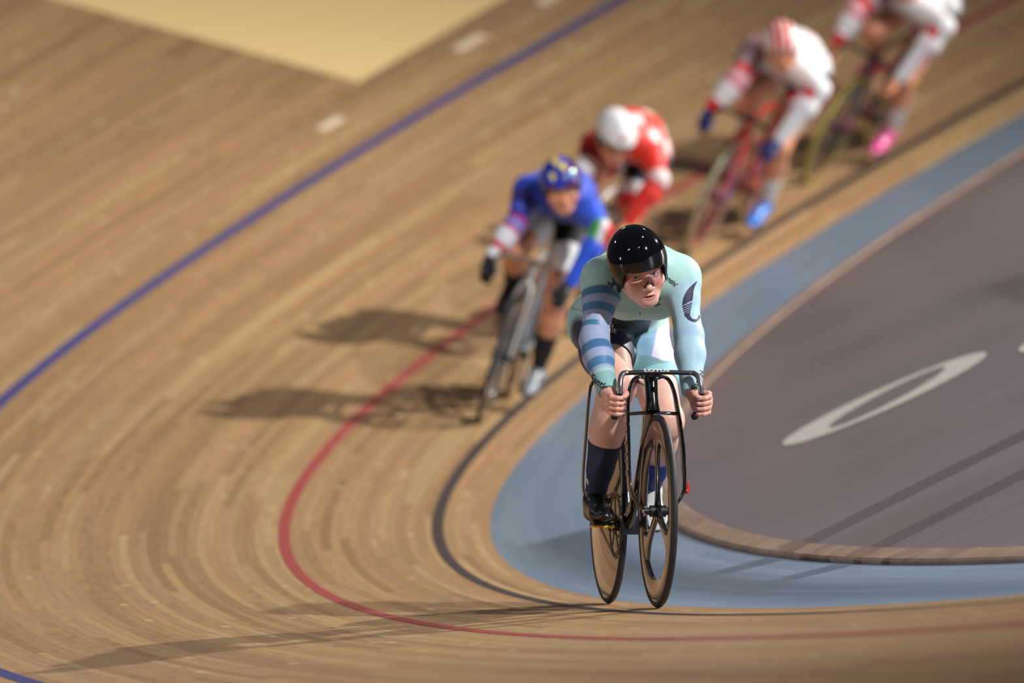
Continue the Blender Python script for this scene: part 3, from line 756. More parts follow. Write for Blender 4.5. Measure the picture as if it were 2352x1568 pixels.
def helmet_mesh(par,C,Rh,rad,front,side_,back,colf,name='helmet',mt=None,thick=.011,label=None):
    """rounded shell; rim height depends on azimuth"""
    nu,nv=96,48;V=[];a_=np.linspace(0,2*np.pi,nu,endpoint=False)
    cy=.032
    for j in range(nv+1):
        for a in a_:
            ca,sa=np.cos(a),np.sin(a)  # ca>0 front
            rim=side_+(front-side_)*sm(.35,.80,ca)+(back-side_)*sm(.3,.9,-ca)
            tm=np.arccos(np.clip((rim-cy)/rad[1],-1,1));t=tm*j/nv
            zz=rad[2]*(1.0+.0*ca)
            V.append((rad[0]*np.sin(t)*sa,cy+rad[1]*np.cos(t),-.012+zz*np.sin(t)*ca*(1.0 if ca>0 else 1.08)))
    V=np.array(V);F=[]
    for j in range(nv):
        for i in range(nu):F.append((j*nu+i,(j+1)*nu+i,(j+1)*nu+(i+1)%nu,j*nu+(i+1)%nu))
    F=np.array(F);c=colf(V);W=C+V@Rh.T
    o=mesh_obj(name,W,F,mt,par,col=c,label=label)
    m=o.modifiers.new('s','SOLIDIFY');m.thickness=thick;m.offset=-1 ;m.use_rim=True
    bm=bmesh.new();bm.from_mesh(o.data);bmesh.ops.remove_doubles(bm,verts=bm.verts,dist=1e-6);bmesh.ops.recalc_face_normals(bm,faces=bm.faces);bm.to_mesh(o.data);bm.free()
    return o
HELM_M=mat('glossy_helmet_shell',(20,20,20),.07,vcol=True,coat=.55,noise=0,spec=.3)
EYE_M=mat('eyeball',(230,226,222),.12,vcol=True,coat=1.,noise=0)
def eyes(par,C,Rh,gaze,iris=(120,140,150)):
    for s_ in(-1,1):
        c=A3(s_*.0325,0,.0662);V,F=ball((0,0,0),(.0122,)*3,nu=40,nv=28)
        g=nrm(gaze);d=(V/.012)@g
        col=np.tile(srgb(226,216,210),(len(V),1));m=sm(.870,.895,d)[:,None];col=col*(1-m)+srgb(*iris)*m
        m=sm(.862,.872,d)[:,None]*(1-sm(.885,.90,d))[:,None];col=col*(1-m*.6)+srgb(40,50,60)*m*.6
        m=sm(.965,.975,d)[:,None];col=col*(1-m)+srgb(8,8,8)*m
        mesh_obj('eye',C+(V+c)@Rh.T,F,EYE_M,par,col=col)
def shoe(par,J,s_,col,colsole,sz=1.,name='shoe',mt=None,sockcol=None,t0=.55,tilt=None,socklab=None,shoelab=None,h=.004):
    an,kn,toe=J['an'+s_],J['kn'+s_],J['toe'+s_];d=nrm(toe-an)
    F=Field(np.minimum(an,toe)-.12,np.maximum(an,toe)+.12,h)
    ball_=J['ball'+s_];heel=J['heel'+s_];dd_=nrm(ball_-heel);up=an-heel;up=nrm(up-dd_*(up@dd_))
    F.cone(heel+up*.028,an-up*.012,.034,.039,.02)
    F.cone(heel+up*.026,ball_+up*.022,.031,.036,.02,sq=(up,.8))
    F.cone(an-up*.02,ball_+up*.026,.036,.034,.03)
    F.cone(ball_+up*.02,toe+up*.014,.038,.026,.02,sq=(up,.72))
    F.clip(heel-up*.004,-up)
    v=nrm(kn-an);F.clip(an+v*.028,v)
    V,Q=F.net();V=relax(V,Q,2,.5)
    c=np.tile(srgb(*col),(len(V),1));hh=(V-heel)@up;m=(1-sm(.004,.009,hh))[:,None];c=c*(1-m)+srgb(*colsole)*m
    mesh_obj(name,V,Q,mt or SHOE_M,par,col=c,label=shoelab)
    # sock
    e=kn+(an-kn)*t0
    F=Field(np.minimum(an,e)-.09,np.maximum(an,e)+.09,h)
    put_shank(F,J,s_,.0035,J.get('w',1.));F.clip(e,-nrm(an-kn));F.clip(an+nrm(kn-an)*.008,-v)
    V,Q=F.net();V=relax(V,Q,2,.5);sc=sockcol(V,an,kn) if callable(sockcol) else np.tile(srgb(*sockcol),(len(V),1))
    return mesh_obj('sock',V,Q,SOCK_M,par,col=sc,label=socklab)
def feet(J,phi,heel_up=(0.,0.)):
    """pedal driven foot joints"""
    for s_,sg,a,hu in (('R',-1,phi,heel_up[0]),('L',1,phi+math.pi,heel_up[1])):
        pd=BB+A3(.168*math.cos(a),sg*.125,.168*math.sin(a))
        c,s0=math.cos(hu),math.sin(hu);fw=A3(c,0,-s0);up=A3(s0,0,c)
        J['ball'+s_]=pd+up*.010;J['toe'+s_]=pd+up*.012+fw*.068;J['heel'+s_]=pd+up*.012-fw*.155;J['an'+s_]=pd+up*.098-fw*.125
def rider(fr,J,st,label,fine=False):
    par=empty('person',fr.M,label,'person')
    h=.0045 if fine else .0075
    w=st.get('w',1.);J['w']=w;skin=srgb(*st['skin'])
    allp=np.array([v for k_,v in J.items() if isinstance(v,np.ndarray) and v.shape==(3,) and k_ not in('arch',)])
    lo=allp.min(0)-.2;hi=allp.max(0)+.2
    # ---- body: legs, trunk and arms under the suit
    F=Field(lo,hi,h)
    for s_ in 'RL': put_thigh(F,J,s_,0,w);put_shank(F,J,s_,0,w);F.cone(J['an'+s_],J['an'+s_]*.6+J['heel'+s_]*.4,.033,.026,.02)
    for s_ in 'RL': put_arm(F,J,s_,-.001,w)
    put_torso(F,J,-.002,st.get('fem',0),st.get('bulk',1.))
    C=J['head'];Rh=J['Rh']
    F.cone(J['neck'],C+Rh@A3(0,-.06,-.035),.058,.052,.04)
    V,Q=F.net();V=relax(V,Q,2,.5)
    c=np.tile(skin,(len(V),1))
    for s_ in 'RL':
        kd=np.exp(-(np.linalg.norm(V-J['kn'+s_],axis=1)/.07)**2)[:,None];c=c*(1-.25*kd)+srgb(205,128,112)*.25*kd
    parts=[(V,Q,c)]
    Vh,Qh=head_mesh(.0021 if fine else .0045,st.get('mouth',1.),Rh.T@(J['neck']-C))
    Vx=Vh*A3(1.05,1,1);parts.append((C+Vx@Rh.T,Qh,head_col(Vh,skin,srgb(188,112,112),srgb(*st.get('brow',(96,66,48))))))
    tips={}
    gl=[]
    for s_,sg in(('R',-1),('L',1)):
        g_,a_,f_,o_=J['grip'+s_],J['gax'+s_],J['gfw'+s_],A3(0,sg,0)+J.get('gout'+s_,A3(0,0,0))
        Fh=Field(np.minimum(g_,J['wr'+s_])-.09,np.maximum(g_,J['wr'+s_])+.09,.0019 if fine else .004)
        T=hand(Fh,g_,a_,o_,f_,J['wr'+s_]);wv=nrm(J['el'+s_]-J['wr'+s_])
        Fh.cone(J['wr'+s_],J['wr'+s_]+wv*.03,.024,.026,.01);Vv,Qv=Fh.net();Vv=relax(Vv,Qv,1,.4)
        ch=np.tile(skin*np.array([1.02,.90,.86]),(len(Vv),1));parts.append((Vv,Qv,ch));tips[s_]=T
        if st.get('glove'):
            gf=Field(np.minimum(g_,J['wr'+s_])-.09,np.maximum(g_,J['wr'+s_])+.09,.004)
            hand(gf,g_,a_,o_,f_,J['wr'+s_],.0035);gv,gq=gf.net()
            mesh_obj('glove',gv,gq,FAB_M,par,col=np.tile(srgb(*st['glove']),(len(gv),1)))
    V,Q,c=field_join(parts)
    body=mesh_obj('body',V,Q,SKIN_M,par,col=c)
    # ---- one-piece suit
    hs=.0032 if fine else .0075
    F=Field(lo,hi,hs);g=st.get('inf',.005)
    for s_ in 'RL':
        t=st['hem'];put_thigh(F,J,s_,g,w,t);e=J['hip'+s_]+(J['kn'+s_]-J['hip'+s_])*t
        clip_end(F,e,J['kn'+s_]-J['hip'+s_],.10)
    A=Field(lo,hi,hs)
    for s_ in 'RL':
        sl=st.get('sleeve',1.);J2=dict(J);J2['wr'+s_]=J['wr'+s_]+(J['wr'+s_]-J['el'+s_])*.10;put_arm(A,J2,s_,g-.001,w*st.get('armw',1.))
        e=J['el'+s_]+(J['wr'+s_]-J['el'+s_])*sl;v=nrm(J['wr'+s_]-J['el'+s_]);A.clip(e,v,e-.085,e+.085)
    hh=np.maximum(.012-np.abs(F.D-A.D),0)/.012;F.D=np.minimum(F.D,A.D)-hh*hh*.003;del A
    put_torso(F,J,g,st.get('fem',0),st.get('bulk',1.))
    ndir=nrm(C+Rh@A3(0,-.06,-.035)-J['neck']);F.clip(J['neck']+ndir*.05,ndir,J['neck']-A3(.06,.085,.05),J['neck']+A3(.12,.085,.10))
    V,Q=F.net();V=relax(V,Q,2,.5)
    suit=mesh_obj('race_suit',V,Q,FAB_M,par,col=st['suit'](V,J),label=st.get('suitlab'))
    # ---- shoes and socks
    for i,s_ in enumerate('RL'):
        shoe(par,J,s_,st['shoe'][i],st.get('sole',(20,20,20)),sockcol=st['sock'][i],t0=st['sockt'],mt=st.get('shoemat'),socklab=st.get('socklab',(None,None))[i],shoelab=st.get('shoelab',(None,None))[i],h=.0028 if fine else .005)
    # ---- helmet
    hm=helmet_mesh(par,C,Rh,st['hrad'],*st['hrim'],st['hcol'],mt=HELM_M,label=st.get('hlab'))
    eyes(par,C,Rh,st.get('gaze',A3(0,.1,1)))
    return par,body,suit,hm,tips
def mixc(c,m,rgb): return c*(1-m[:,None])+srgb(*rgb)*m[:,None]
def head_frame(tilt,pitch,yaw,B):
    """tilt: clockwise lean in the picture, pitch: nod down, yaw: towards picture right (degrees)"""
    t,p,y=np.radians([tilt,pitch,yaw])
    up=CU*math.cos(t)-CR*math.sin(t);lf=CR*math.cos(t)+CU*math.sin(t);fw=-CF
    f2=fw*math.cos(y)+lf*math.sin(y);l2=lf*math.cos(y)-fw*math.sin(y)
    f3=f2*math.cos(p)-up*math.sin(p);u3=up*math.cos(p)+f2*math.sin(p)
    return np.stack([l2,u3,f3],1).T@B if False else B.T@np.stack([l2,u3,f3],1)
# ------------------------------------------------------------ lead rider
f0=FR0
J={}
J['pelvis']=A3(-.79,.0,1.00);J['chest']=A3(-.37,.005,1.14);J['neck']=A3(-.22,.002,1.18);J['arch']=A3(0,0,.03)
J['hipR']=A3(-.77,-.074,.985);J['hipL']=A3(-.77,.08,.975)
feet(J,math.radians(2),(.0,.42))
J['knR']=ik(J['hipR'],J['anR'],.445,.42,.024);J['knL']=ik(J['hipL'],J['anL'],.435,.415,.0)
J['shR']=f0.L(1384,640,-.27);J['shL']=f0.L(1560,636,-.26)
J['elR']=f0.L(1365,782,-.17);J['elL']=f0.L(1583,772,-.16)
J['wrR']=f0.L(1394,893,-.035);J['wrL']=f0.L(1589,896,-.05)
for s_,sg in(('R',-1),('L',1)):
    J['grip'+s_]=A3(.004,.0055+sg*.143,.7065);J['gax'+s_]=nrm(A3(-.35,0,-.94));J['gfw'+s_]=A3(1,0,-.3)
J['wrr']=.031;J['head']=f0.L(1469,622,-.09);J['Rh']=head_frame(13,18,13,f0.B);_gz=nrm(J['Rh'].T@(f0.B.T@(-CF)))
def suit_lead(V,J):
    base=srgb(172,218,208);c=np.tile(base,(len(V),1))
    def arm(s_):
        t1,d1=seg_t(V,J['sh'+s_],J['el'+s_]);t2,d2=seg_t(V,J['el'+s_],J['wr'+s_]);la=np.linalg.norm(J['el'+s_]-J['sh'+s_]);lb=np.linalg.norm(J['wr'+s_]-J['el'+s_])
        t=np.where(d1<d2,np.clip(t1,-.6,1)*la,la+np.clip(t2,0,1.2)*lb)/(la+lb)
        return t,np.minimum(d1,d2)
    tR,dR=arm('R');tL,dL=arm('L')
    inR=(1-sm(.066,.078,dR));inL=(1-sm(.066,.078,dL))
    # right sleeve: teal and lilac bands
    y=V[:,1];ang=(V[:,0]-J['shR'][0])*.0
    q=tR+.35*(V[:,1]-J['shR'][1])*(1-sm(.1,.4,tR))
    bl=inR*sm(.10,.2,tR)*(1-sm(.84,.88,tR));c=mixc(c,bl*.9,(158,170,206))
    bands=[(-.16,-.07,(56,92,118)),(-.02,.05,(52,112,122)),(.12,.185,(58,118,152)),(.25,.315,(70,124,172)),(.60,.685,(62,116,158)),(.76,.83,(70,126,172))]
    for a,b,k in bands: c=mixc(c,inR*sm(a-.008,a+.008,q)*(1-sm(b-.008,b+.008,q))*.95,k)
    c=mixc(c,inR*sm(.40,.405,q)*(1-sm(.445,.45,q))*sm(-.01,.01,J['elR'][1]+.012-y+.0),(64,128,160))
    c=mixc(c,inR*sm(.88,.9,tR)*.7,(130,178,178))
    # left sleeve: pale blue-lilac
    c=mixc(c,inL*.75*sm(-.1,.05,tL),(166,200,222));c=mixc(c,inL*.35*sm(.45,.5,tL)*(1-sm(.55,.6,tL)),(150,170,220))
    # fine ribs along the sleeves
    for s_,m in(('R',inR),('L',inL)):
        ax=nrm(J['wr'+s_]-J['sh'+s_]);ph=(V[:,1]-J['sh'+s_][1]);lat=np.abs(((ph/.0095)%1)-.5)
        c=c*(1-(m*(.17*(1-sm(.0,.16,lat))))[:,None])
    # back contour lines
    tor=(1-inR)*(1-inL)
    side=tor*(y<-.07)*(V[:,0]<-.33)
    for k_ in (0.,.055,.11,.165): c=mixc(c,side*np.exp(-((V[:,2]-1.03-k_+.12*(V[:,0]+.6))/.0035)**2)*.55,(50,104,116))
    # thighs
    for s_ in 'RL':
        t,d=seg_t(V,J['hip'+s_],J['kn'+s_]);m=(1-sm(.098,.112,d))*sm(-.05,.12,t)*(V[:,2]<1.06)
        if s_=='R':
            c=mixc(c,np.maximum(m,(1-sm(.15,.17,d))*sm(.2,.3,t)*(V[:,1]<.012)*(1-inR)*(1-inL)),(40,44,74));c=mixc(c,m*sm(.30,.33,t)*(1-sm(.50,.52,t))*sm(-.06,-.05,V[:,1])*0,(200,200,210))
        else:
            c=mixc(c,m,(134,176,204));k_=V[:,1]-J['hipL'][1]-(J['knL'][1]-J['hipL'][1])*t
            c=mixc(c,m*sm(.004,.010,k_+.16*(t-.35))*(1-sm(.52,.54,t+.8*k_-.03)),(224,216,242))
            c=mixc(c,m*sm(.0,.012,(t-.50)+1.2*(-k_-.01))*sm(-.03,.03,t-.45),(112,158,160))
            c=mixc(c,m*sm(.0,.01,t-.565+.3*k_),(140,196,200))
    # black belly and seat
    bel=tor*(1-sm(1.035,1.045,V[:,2]+.10*(V[:,0]+.45)))*(1-sm(.075,.085,np.abs(y)))*sm(-.9,-.85,V[:,0])*(1-sm(-.43,-.41,V[:,0]))
    t1,d1=seg_t(V,J['hipR'],J['knR']);t2,d2=seg_t(V,J['hipL'],J['knL'])
    c=mixc(c,bel*sm(.100,.112,d1)*sm(.100,.112,d2),(18,18,24))
    return c
def rimc(c,V,mask,rgb): return mixc(c,mask,rgb)
LEAD=dict(skin=(226,178,160),fem=1,w=1.04,bulk=1.0,hem=.635,sleeve=1.06,suit=suit_lead,sockt=.53,suitlab='pale aqua suit with teal and lilac bands on one sleeve',
  shoe=((14,14,16),(190,192,190)),sock=((28,34,64),(34,52,140)),sole=(10,10,10),socklab=('dark navy sock','bright blue sock'),shoelab=('glossy black shoe cover','silver reflective shoe cover'),
  hrad=(.105,.130,.122),hrim=(.028,-.045,-.060),hcol=lambda V:np.tile(srgb(10,9,13),(len(V),1)),hlab='glossy black helmet',gaze=_gz+A3(0,.03,0),mouth=.75)
LP,LBODY,LSUIT,LHELM,TIPS=rider(f0,J,LEAD,'cyclist in pale aqua suit and black helmet looking at camera, leading the line',fine=True)

# ---- things worn by the lead rider
LENS,nt_,b_=new_mat('clear_pink_lens')
nt_.nodes.remove(b_);gn=N(nt_);out=nt_.nodes['Material Output']
tr=gn.new('ShaderNodeBsdfTransparent');tr.inputs[0].default_value=(.98,.92,.94,1);gl=gn.new('ShaderNodeBsdfGlossy');gl.inputs['Roughness'].default_value=.06;gl.inputs[0].default_value=(1,.9,.95,1)
fz=gn.new('ShaderNodeFresnel');fz.inputs[0].default_value=1.42;mxs=gn.new('ShaderNodeMixShader')
nt_.links.new(fz.outputs[0],mxs.inputs[0]);nt_.links.new(tr.outputs[0],mxs.inputs[1]);nt_.links.new(gl.outputs[0],mxs.inputs[2]);nt_.links.new(mxs.outputs[0],out.inputs[0])
C0=J['head'];R0=J['Rh']
V=[];F=[];nu,nv=40,12
for j in range(nv+1):
    for i in range(nu+1):
        u_=-1+2*i/nu;t=j/nv;x=.070*math.sin(u_*1.25)/math.sin(1.25);z=.108-.062*(1-math.cos(u_*1.25))/(1-math.cos(1.25))
        top=.020-.006*abs(u_);bot=-.034+.020*math.exp(-(x/.012)**2)+.014*max(0,(abs(x)-.035)/.035)
        y_=top+(bot-top)*t;V.append((x,y_,z-.006*t*(1-abs(u_))))
for j in range(nv):
    for i in range(nu):F.append((j*(nu+1)+i,(j+1)*(nu+1)+i,(j+1)*(nu+1)+i+1,j*(nu+1)+i+1))
gls=bpy.data.objects.new('sports_glasses',None);link(gls,LP)
mesh_obj('lens',C0+np.array(V)@R0.T,F,LENS,gls,label='clear pinkish wraparound lens')
G().add(*tube(C0+np.array([(-.017,-.035,.094),(-.011,-.022,.104),(0,-.014,.109),(.011,-.022,.104),(.017,-.035,.094)])@R0.T,.0018,.0026,side=CF@f0.B,seg=10,smooth=5)).build('nose_bridge',BLACKM,gls,label='black nose piece')
for sg in(-1,1):
    G().add(*tube(C0+np.array([(sg*.070,-.004,.046),(sg*.0745,-.004,.02),(sg*.078,-.008,-.03)])@R0.T,.0016,.004,side=(1,0,0),seg=8,smooth=4)).build('temple_arm',BLACKM,gls)
    G().add(*tube(C0+np.array([(sg*.083,-.03,.01),(sg*.083,-.045,.0),(sg*.080,-.062,-.01)])@R0.T,.003,.008,side=R0[:,2],seg=10,smooth=4)).build('strap_pad',BLACKM,LP)
for sg,yy,zz in((-1,.018,.088),(1,.018,.088)):
    G().add(*ball(C0+A3(sg*.070,yy+.004,zz-.012)@R0.T,(.006,)*3,nu=14,nv=8)).build('visor_button',BLACKM,LHELM)
# visor stub of smoked amber plastic under the rim
V=[];F=[]
for j in range(5):
    for i in range(33):
        a=-1.15+2.3*i/32;rr=1.0;yy=.036-.009*j/4
        V.append((.1045*rr*math.sin(a),yy,-.012+.1215*rr*math.cos(a)))
for j in range(4):
    for i in range(32):F.append((j*33+i,(j+1)*33+i,(j+1)*33+i+1,j*33+i+1))
o=mesh_obj('helmet_rim_band',C0+np.array(V)@R0.T,F,mat('smoked_amber_plastic',(62,46,22),.12,coat=1.),LHELM,label='smoked amber rim band');m_=o.modifiers.new('s','SOLIDIFY');m_.thickness=.004
NAIL=mat('metallic_nail_polish',(150,96,110),.18,metal=.6,coat=1.)
SILV=mat('silver',(220,218,214),.15,metal=1.)
for s_ in 'RL':
    for (t_,d_) in TIPS[s_]:
        dd=nrm(t_-d_);fv=nrm(J['gfw'+s_]-dd*(J['gfw'+s_]@dd));c_=t_+fv*.0062+dd*.0035
        Rn=np.stack([dd,np.cross(fv,dd),fv],1);V,F=ball((0,0,0),(.0072,.0050,.0022),nu=16,nv=10);mesh_obj('nail',c_+V@Rn.T,F,NAIL,LP)
gR=J['gripL'];an_=nrm(J['gaxL']);c_=gR+an_*(-.030)+A3(0,1,0)*.030
V,F=lathe([(.0098+.0016*math.cos(a),.0016*math.sin(a)) for a in np.linspace(0,2*np.pi,8,endpoint=False)],c_+A3(.0,0,0),axis=(1,.05,-.25),seg=28)
mesh_obj('ring',V,F,SILV,LP,label='silver ring')
# ---- printed marks, laid onto the cloth
bpy.context.view_layer.update()
def bvh_of(o):
    me=o.data;Mx=o.matrix_world;return BVHTree.FromPolygons([Mx@v.co for v in me.vertices],[tuple(p.vertices) for p in me.polygons])
BS=bvh_of(LSUIT)
def lay(px,py,bv=None,off=.0012):
    d=Vector(nrm(CF*P['f']+CR*(px-1176)-CU*(py-784)));h_,n_,_,_=(bv or BS).ray_cast(Vector(CP),d)
    if h_ is None: return None
    if n_.dot(d)>0:n_=-n_
    p=h_+n_*off;return (np.array(p)-f0.O)@f0.B
def decal(name,pts,F,mt,par,label=None,bv=None,off=.0012):
    W=[lay(*p,bv,off) for p in pts];ok=[w_ is not None for w_ in W]
    idx={};V2=[]
    for i,w_ in enumerate(W):
        if ok[i]: idx[i]=len(V2);V2.append(w_)
    F2=[]
    for f in F:
        if all(ok[i] for i in f):
            q=np.array([W[i] for i in f])
            if max(np.linalg.norm(q[a]-q[a-1]) for a in range(len(f)))<.03: F2.append(tuple(idx[i] for i in f))
    if F2: return mesh_obj(name,V2,F2,mt,par,smooth=False,label=label)
def decal_text(txt,size,px,py,ang,mt,par,name,label=None,bold=.02,sx=1.,bv=None,sk=0.):
    a=math.radians(ang);ex=np.array([math.cos(a),math.sin(a)])*sx;ey=np.array([math.sin(a+sk),-math.cos(a+sk)])
    def conv(V2,F):
        pts=np.array([px,py])+V2[:,:1]*ex+V2[:,1:2]*ey;W=[lay(*p,bv) for p in pts]
        good=[w_ is not None for w_ in W];W=[w_ if w_ is not None else np.zeros(3) for w_ in W]
        F=[f for f in F if all(good[i] for i in f) and max(np.linalg.norm(W[f[k]]-W[f[k-1]]) for k in range(3))<.02]
        used=sorted({i for f in F for i in f});mp={i:k for k,i in enumerate(used)}
        return [W[i] for i in used],[tuple(mp[i] for i in f) for f in F]
    try: return text_mesh(txt,size,mt,par,None,None,None,bold=bold,name=name,label=label,conv=conv)
    except Exception as e: print('decal failed',txt,e)
INK=mat('black_print',(20,22,28),.6);NAVY=mat('navy_print',(36,36,66),.6);WHT=mat('white_print',(232,232,240),.6)
def strip(poly,n=14,m=3):
    """poly: left and right edge polylines -> grid"""
    a,b=[spline(np.array(q,float),8) for q in poly];k=min(len(a),len(b));ra=np.linspace(0,1,n)
    A=np.stack([np.interp(ra,np.linspace(0,1,len(a)),a[:,i]) for i in(0,1)],1);B_=np.stack([np.interp(ra,np.linspace(0,1,len(b)),b[:,i]) for i in(0,1)],1)
    V=[];F=[]
    for i in range(n):
        for j in range(m+1):V.append(A[i]*(1-j/m)+B_[i]*j/m)
    for i in range(n-1):
        for j in range(m):F.append((i*(m+1)+j,i*(m+1)+j+1,(i+1)*(m+1)+j+1,(i+1)*(m+1)+j))
    return V,F
decal_text('Santini',22,1378,880,36,INK,LSUIT,'sleeve_lettering','black lettering on the right forearm',sx=.92)
decal_text('Santini',17,1539,643,40,INK,LSUIT,'chest_lettering','black lettering on the left chest',sx=.85,sk=.35)
decal_text('San',20,1407,650,-42,INK,LSUIT,'chest_lettering','part of black lettering on the right chest',sx=.7)
decal_text('Santini',20,1604,873,-64,INK,LSUIT,'sleeve_lettering','black lettering at the left wrist',sx=.9)
# fern-like crescent on the left sleeve
L_=[(1600,645),(1580,664),(1570,684),(1567,702)];R_=[(1601,646),(1594,662),(1592,676),(1590,690)]
V,F=strip((L_,R_),16,4);decal('crescent_print',V,F,NAVY,LSUIT,'navy crescent print on the left sleeve')
for k in range(5):
    y0=700+k*5.2;xl=1567.5+k*1.3;xr=1589.5-k*.9
    V,F=strip((((xl,y0+3.2),(xl+.6,y0+7.0)),((xr,y0-6),(xr-.3,y0-2.2))),3,6);decal('crescent_print',V,F,NAVY,LSUIT)
V,F=strip((((1573,722),(1580,733),(1592,739),(1603,737),(1608,728)),((1585,716),(1586,727),(1593,733),(1601,731),(1605,722))),20,3);decal('crescent_print',V,F,NAVY,LSUIT)
decal_text('oo',9,1508,692,-20,INK,LSUIT,'chest_emblem','small black emblem on the chest')
decal_text('ooo',9,1510,699,-20,INK,LSUIT,'chest_emblem')
decal_text('oo',9,1513,686,-20,INK,LSUIT,'chest_emblem')
for ch_,x_,y_ in (('P',1400,747),('I',1407,749),('U',1403,759),('E',1412,761)): decal_text(ch_,14,x_,y_,14,WHT,LSUIT,'thigh_letter','white letter %s on the navy thigh'%ch_)
sk_=[o for o in LP.children if o.name.startswith('sock')]
bs=bvh_of(sk_[0])
for k in range(3):
    x0=1341+k*3.4;hh=(4,8,13)[k]
    V,F=strip((((x0,1112-hh),(x0+.5+k,1112)),((x0+2.4,1112-hh),(x0+2.9+k,1112))),5,1);decal('sock_emblem',V,F,WHT,sk_[0],'three small white bars' if k==0 else None,bv=bs)
# necklace
nl=[lay(1474,690,None,.002),lay(1469,698,None,.002)]
ch=[(1453,688),(1458,700),(1464,713),(1469,713),(1476,704),(1482,694)]
pt=[lay(x,y,None,.003) for x,y in ch];pt=[p for p in pt if p is not None]
if len(pt)>3:
    G().add(*tube(pt,.0006,seg=6,smooth=3)).build('necklace',SILV,LP,label='thin silver necklace')
    q=pt[len(pt)//2];G().add(*box(q+A3(.004,0,-.010),(.001,.0012,.008))).add(*box(q+A3(.004,0,-.007),(.001,.004,.0012))).build('pendant',SILV,LP,label='tiny cross pendant')
# ------------------------------------------------------------ riders behind
def base_pose(fr,phi,w=.18,headpx=None,hxf=-.08,hrot=(8,20,0),elR=None,elL=None,heel=(.2,.15)):
    J={}
    J['pelvis']=A3(-.80,0,1.00);J['chest']=A3(-.40,0,1.12);J['neck']=A3(-.24,0,1.15);J['arch']=A3(0,0,.05)
    J['hipR']=A3(-.77,-.085,.965);J['hipL']=A3(-.77,.085,.965)
    feet(J,phi,heel)
    J['knR']=ik(J['hipR'],J['anR'],.445,.425,-.01);J['knL']=ik(J['hipL'],J['anL'],.445,.425,.01)
    for s_,sg in (('R',-1),('L',1)):
        J['sh'+s_]=A3(-.27,sg*.150,1.10);J['el'+s_]=A3(-.12,sg*.235,.91);J['wr'+s_]=A3(-.01,sg*(w+.03),.765)
        J['grip'+s_]=A3(.05,sg*w*1.03,.70);J['gax'+s_]=nrm(A3(-.75,0,-.65));J['gfw'+s_]=A3(.6,0,-.75)
    if elR: J['elR']=fr.L(*elR)
    if elL: J['elL']=fr.L(*elL)
    J['head']=fr.L(*headpx,hxf);J['Rh']=head_frame(*hrot,fr.B)
    return J
def zones(V,J):
    Z={}
    for s_ in 'RL':
        sh,el,wr=J['sh'+s_],J['el'+s_],J['wr'+s_];t1,d1=seg_t(V,sh,el);t2,d2=seg_t(V,el,wr)
        la=np.linalg.norm(el-sh);lb=np.linalg.norm(wr-el);t=np.where(d1<d2,np.clip(t1,-.6,1)*la,la+np.clip(t2,0,1.2)*lb)/(la+lb)
        Z['t'+s_]=t;Z['a'+s_]=1-sm(.062,.078,np.minimum(d1,d2))
        th,dt=seg_t(V,J['hip'+s_],J['kn'+s_]);Z['th'+s_]=th;Z['q'+s_]=(1-sm(.105,.118,dt))*sm(-.15,.0,th)*(V[:,2]<1.04)*(1-Z['a'+s_])
    sp=nrm(J['chest']-J['pelvis']);Z['sp']=(V-J['pelvis'])@sp
    return Z
def band_(c,m,t,a,b,rgb,e=.012): return mixc(c,m*sm(a-e,a+e,t)*(1-sm(b-e,b+e,t)),rgb)
def suit_blue(V,J):
    Z=zones(V,J);c=np.tile(srgb(40,74,190),(len(V),1))
    c=mixc(c,(1-Z['aR'])*(1-Z['aL'])*(1-sm(.1,.2,Z['sp'])),(16,16,22));c=mixc(c,(1-Z['aR'])*(1-Z['aL'])*(1-sm(1.0,1.03,V[:,2]))*(V[:,0]<-.30),(14,14,18))  # black shorts; lower torso also takes painted shade under the chest
    c=mixc(c,Z['aR'],(44,48,130))
    for a,b,k in((.05,.2,(60,40,110)),(.28,.36,(70,90,200)),(.44,.50,(190,60,140)),(.50,.56,(120,150,220)),(.56,.62,(200,70,120)),(.62,.80,(236,236,240)),(.80,.88,(210,70,70)),(.88,1.2,(232,232,232))): c=band_(c,Z['aR'],Z['tR'],a,b,k)
    c=mixc(c,Z['aL'],(46,92,226));inn=sm(-.01,.01,V[:,1]-J['elL'][1]+.012)
    c=band_(c,Z['aL']*(1-inn),Z['tL'],.34,.52,(60,170,60));c=band_(c,Z['aL']*inn*(V[:,1]<J['elL'][1]+.02),Z['tL'],.34,.52,(240,240,240));c=band_(c,Z['aL']*(V[:,1]>J['elL'][1]+.02),Z['tL'],.34,.52,(214,50,50))
    for s_ in 'RL':
        c=mixc(c,Z['q'+s_],(16,16,20));c=band_(c,Z['q'+s_],Z['th'+s_],.42,1.,(240,240,240))
    return c
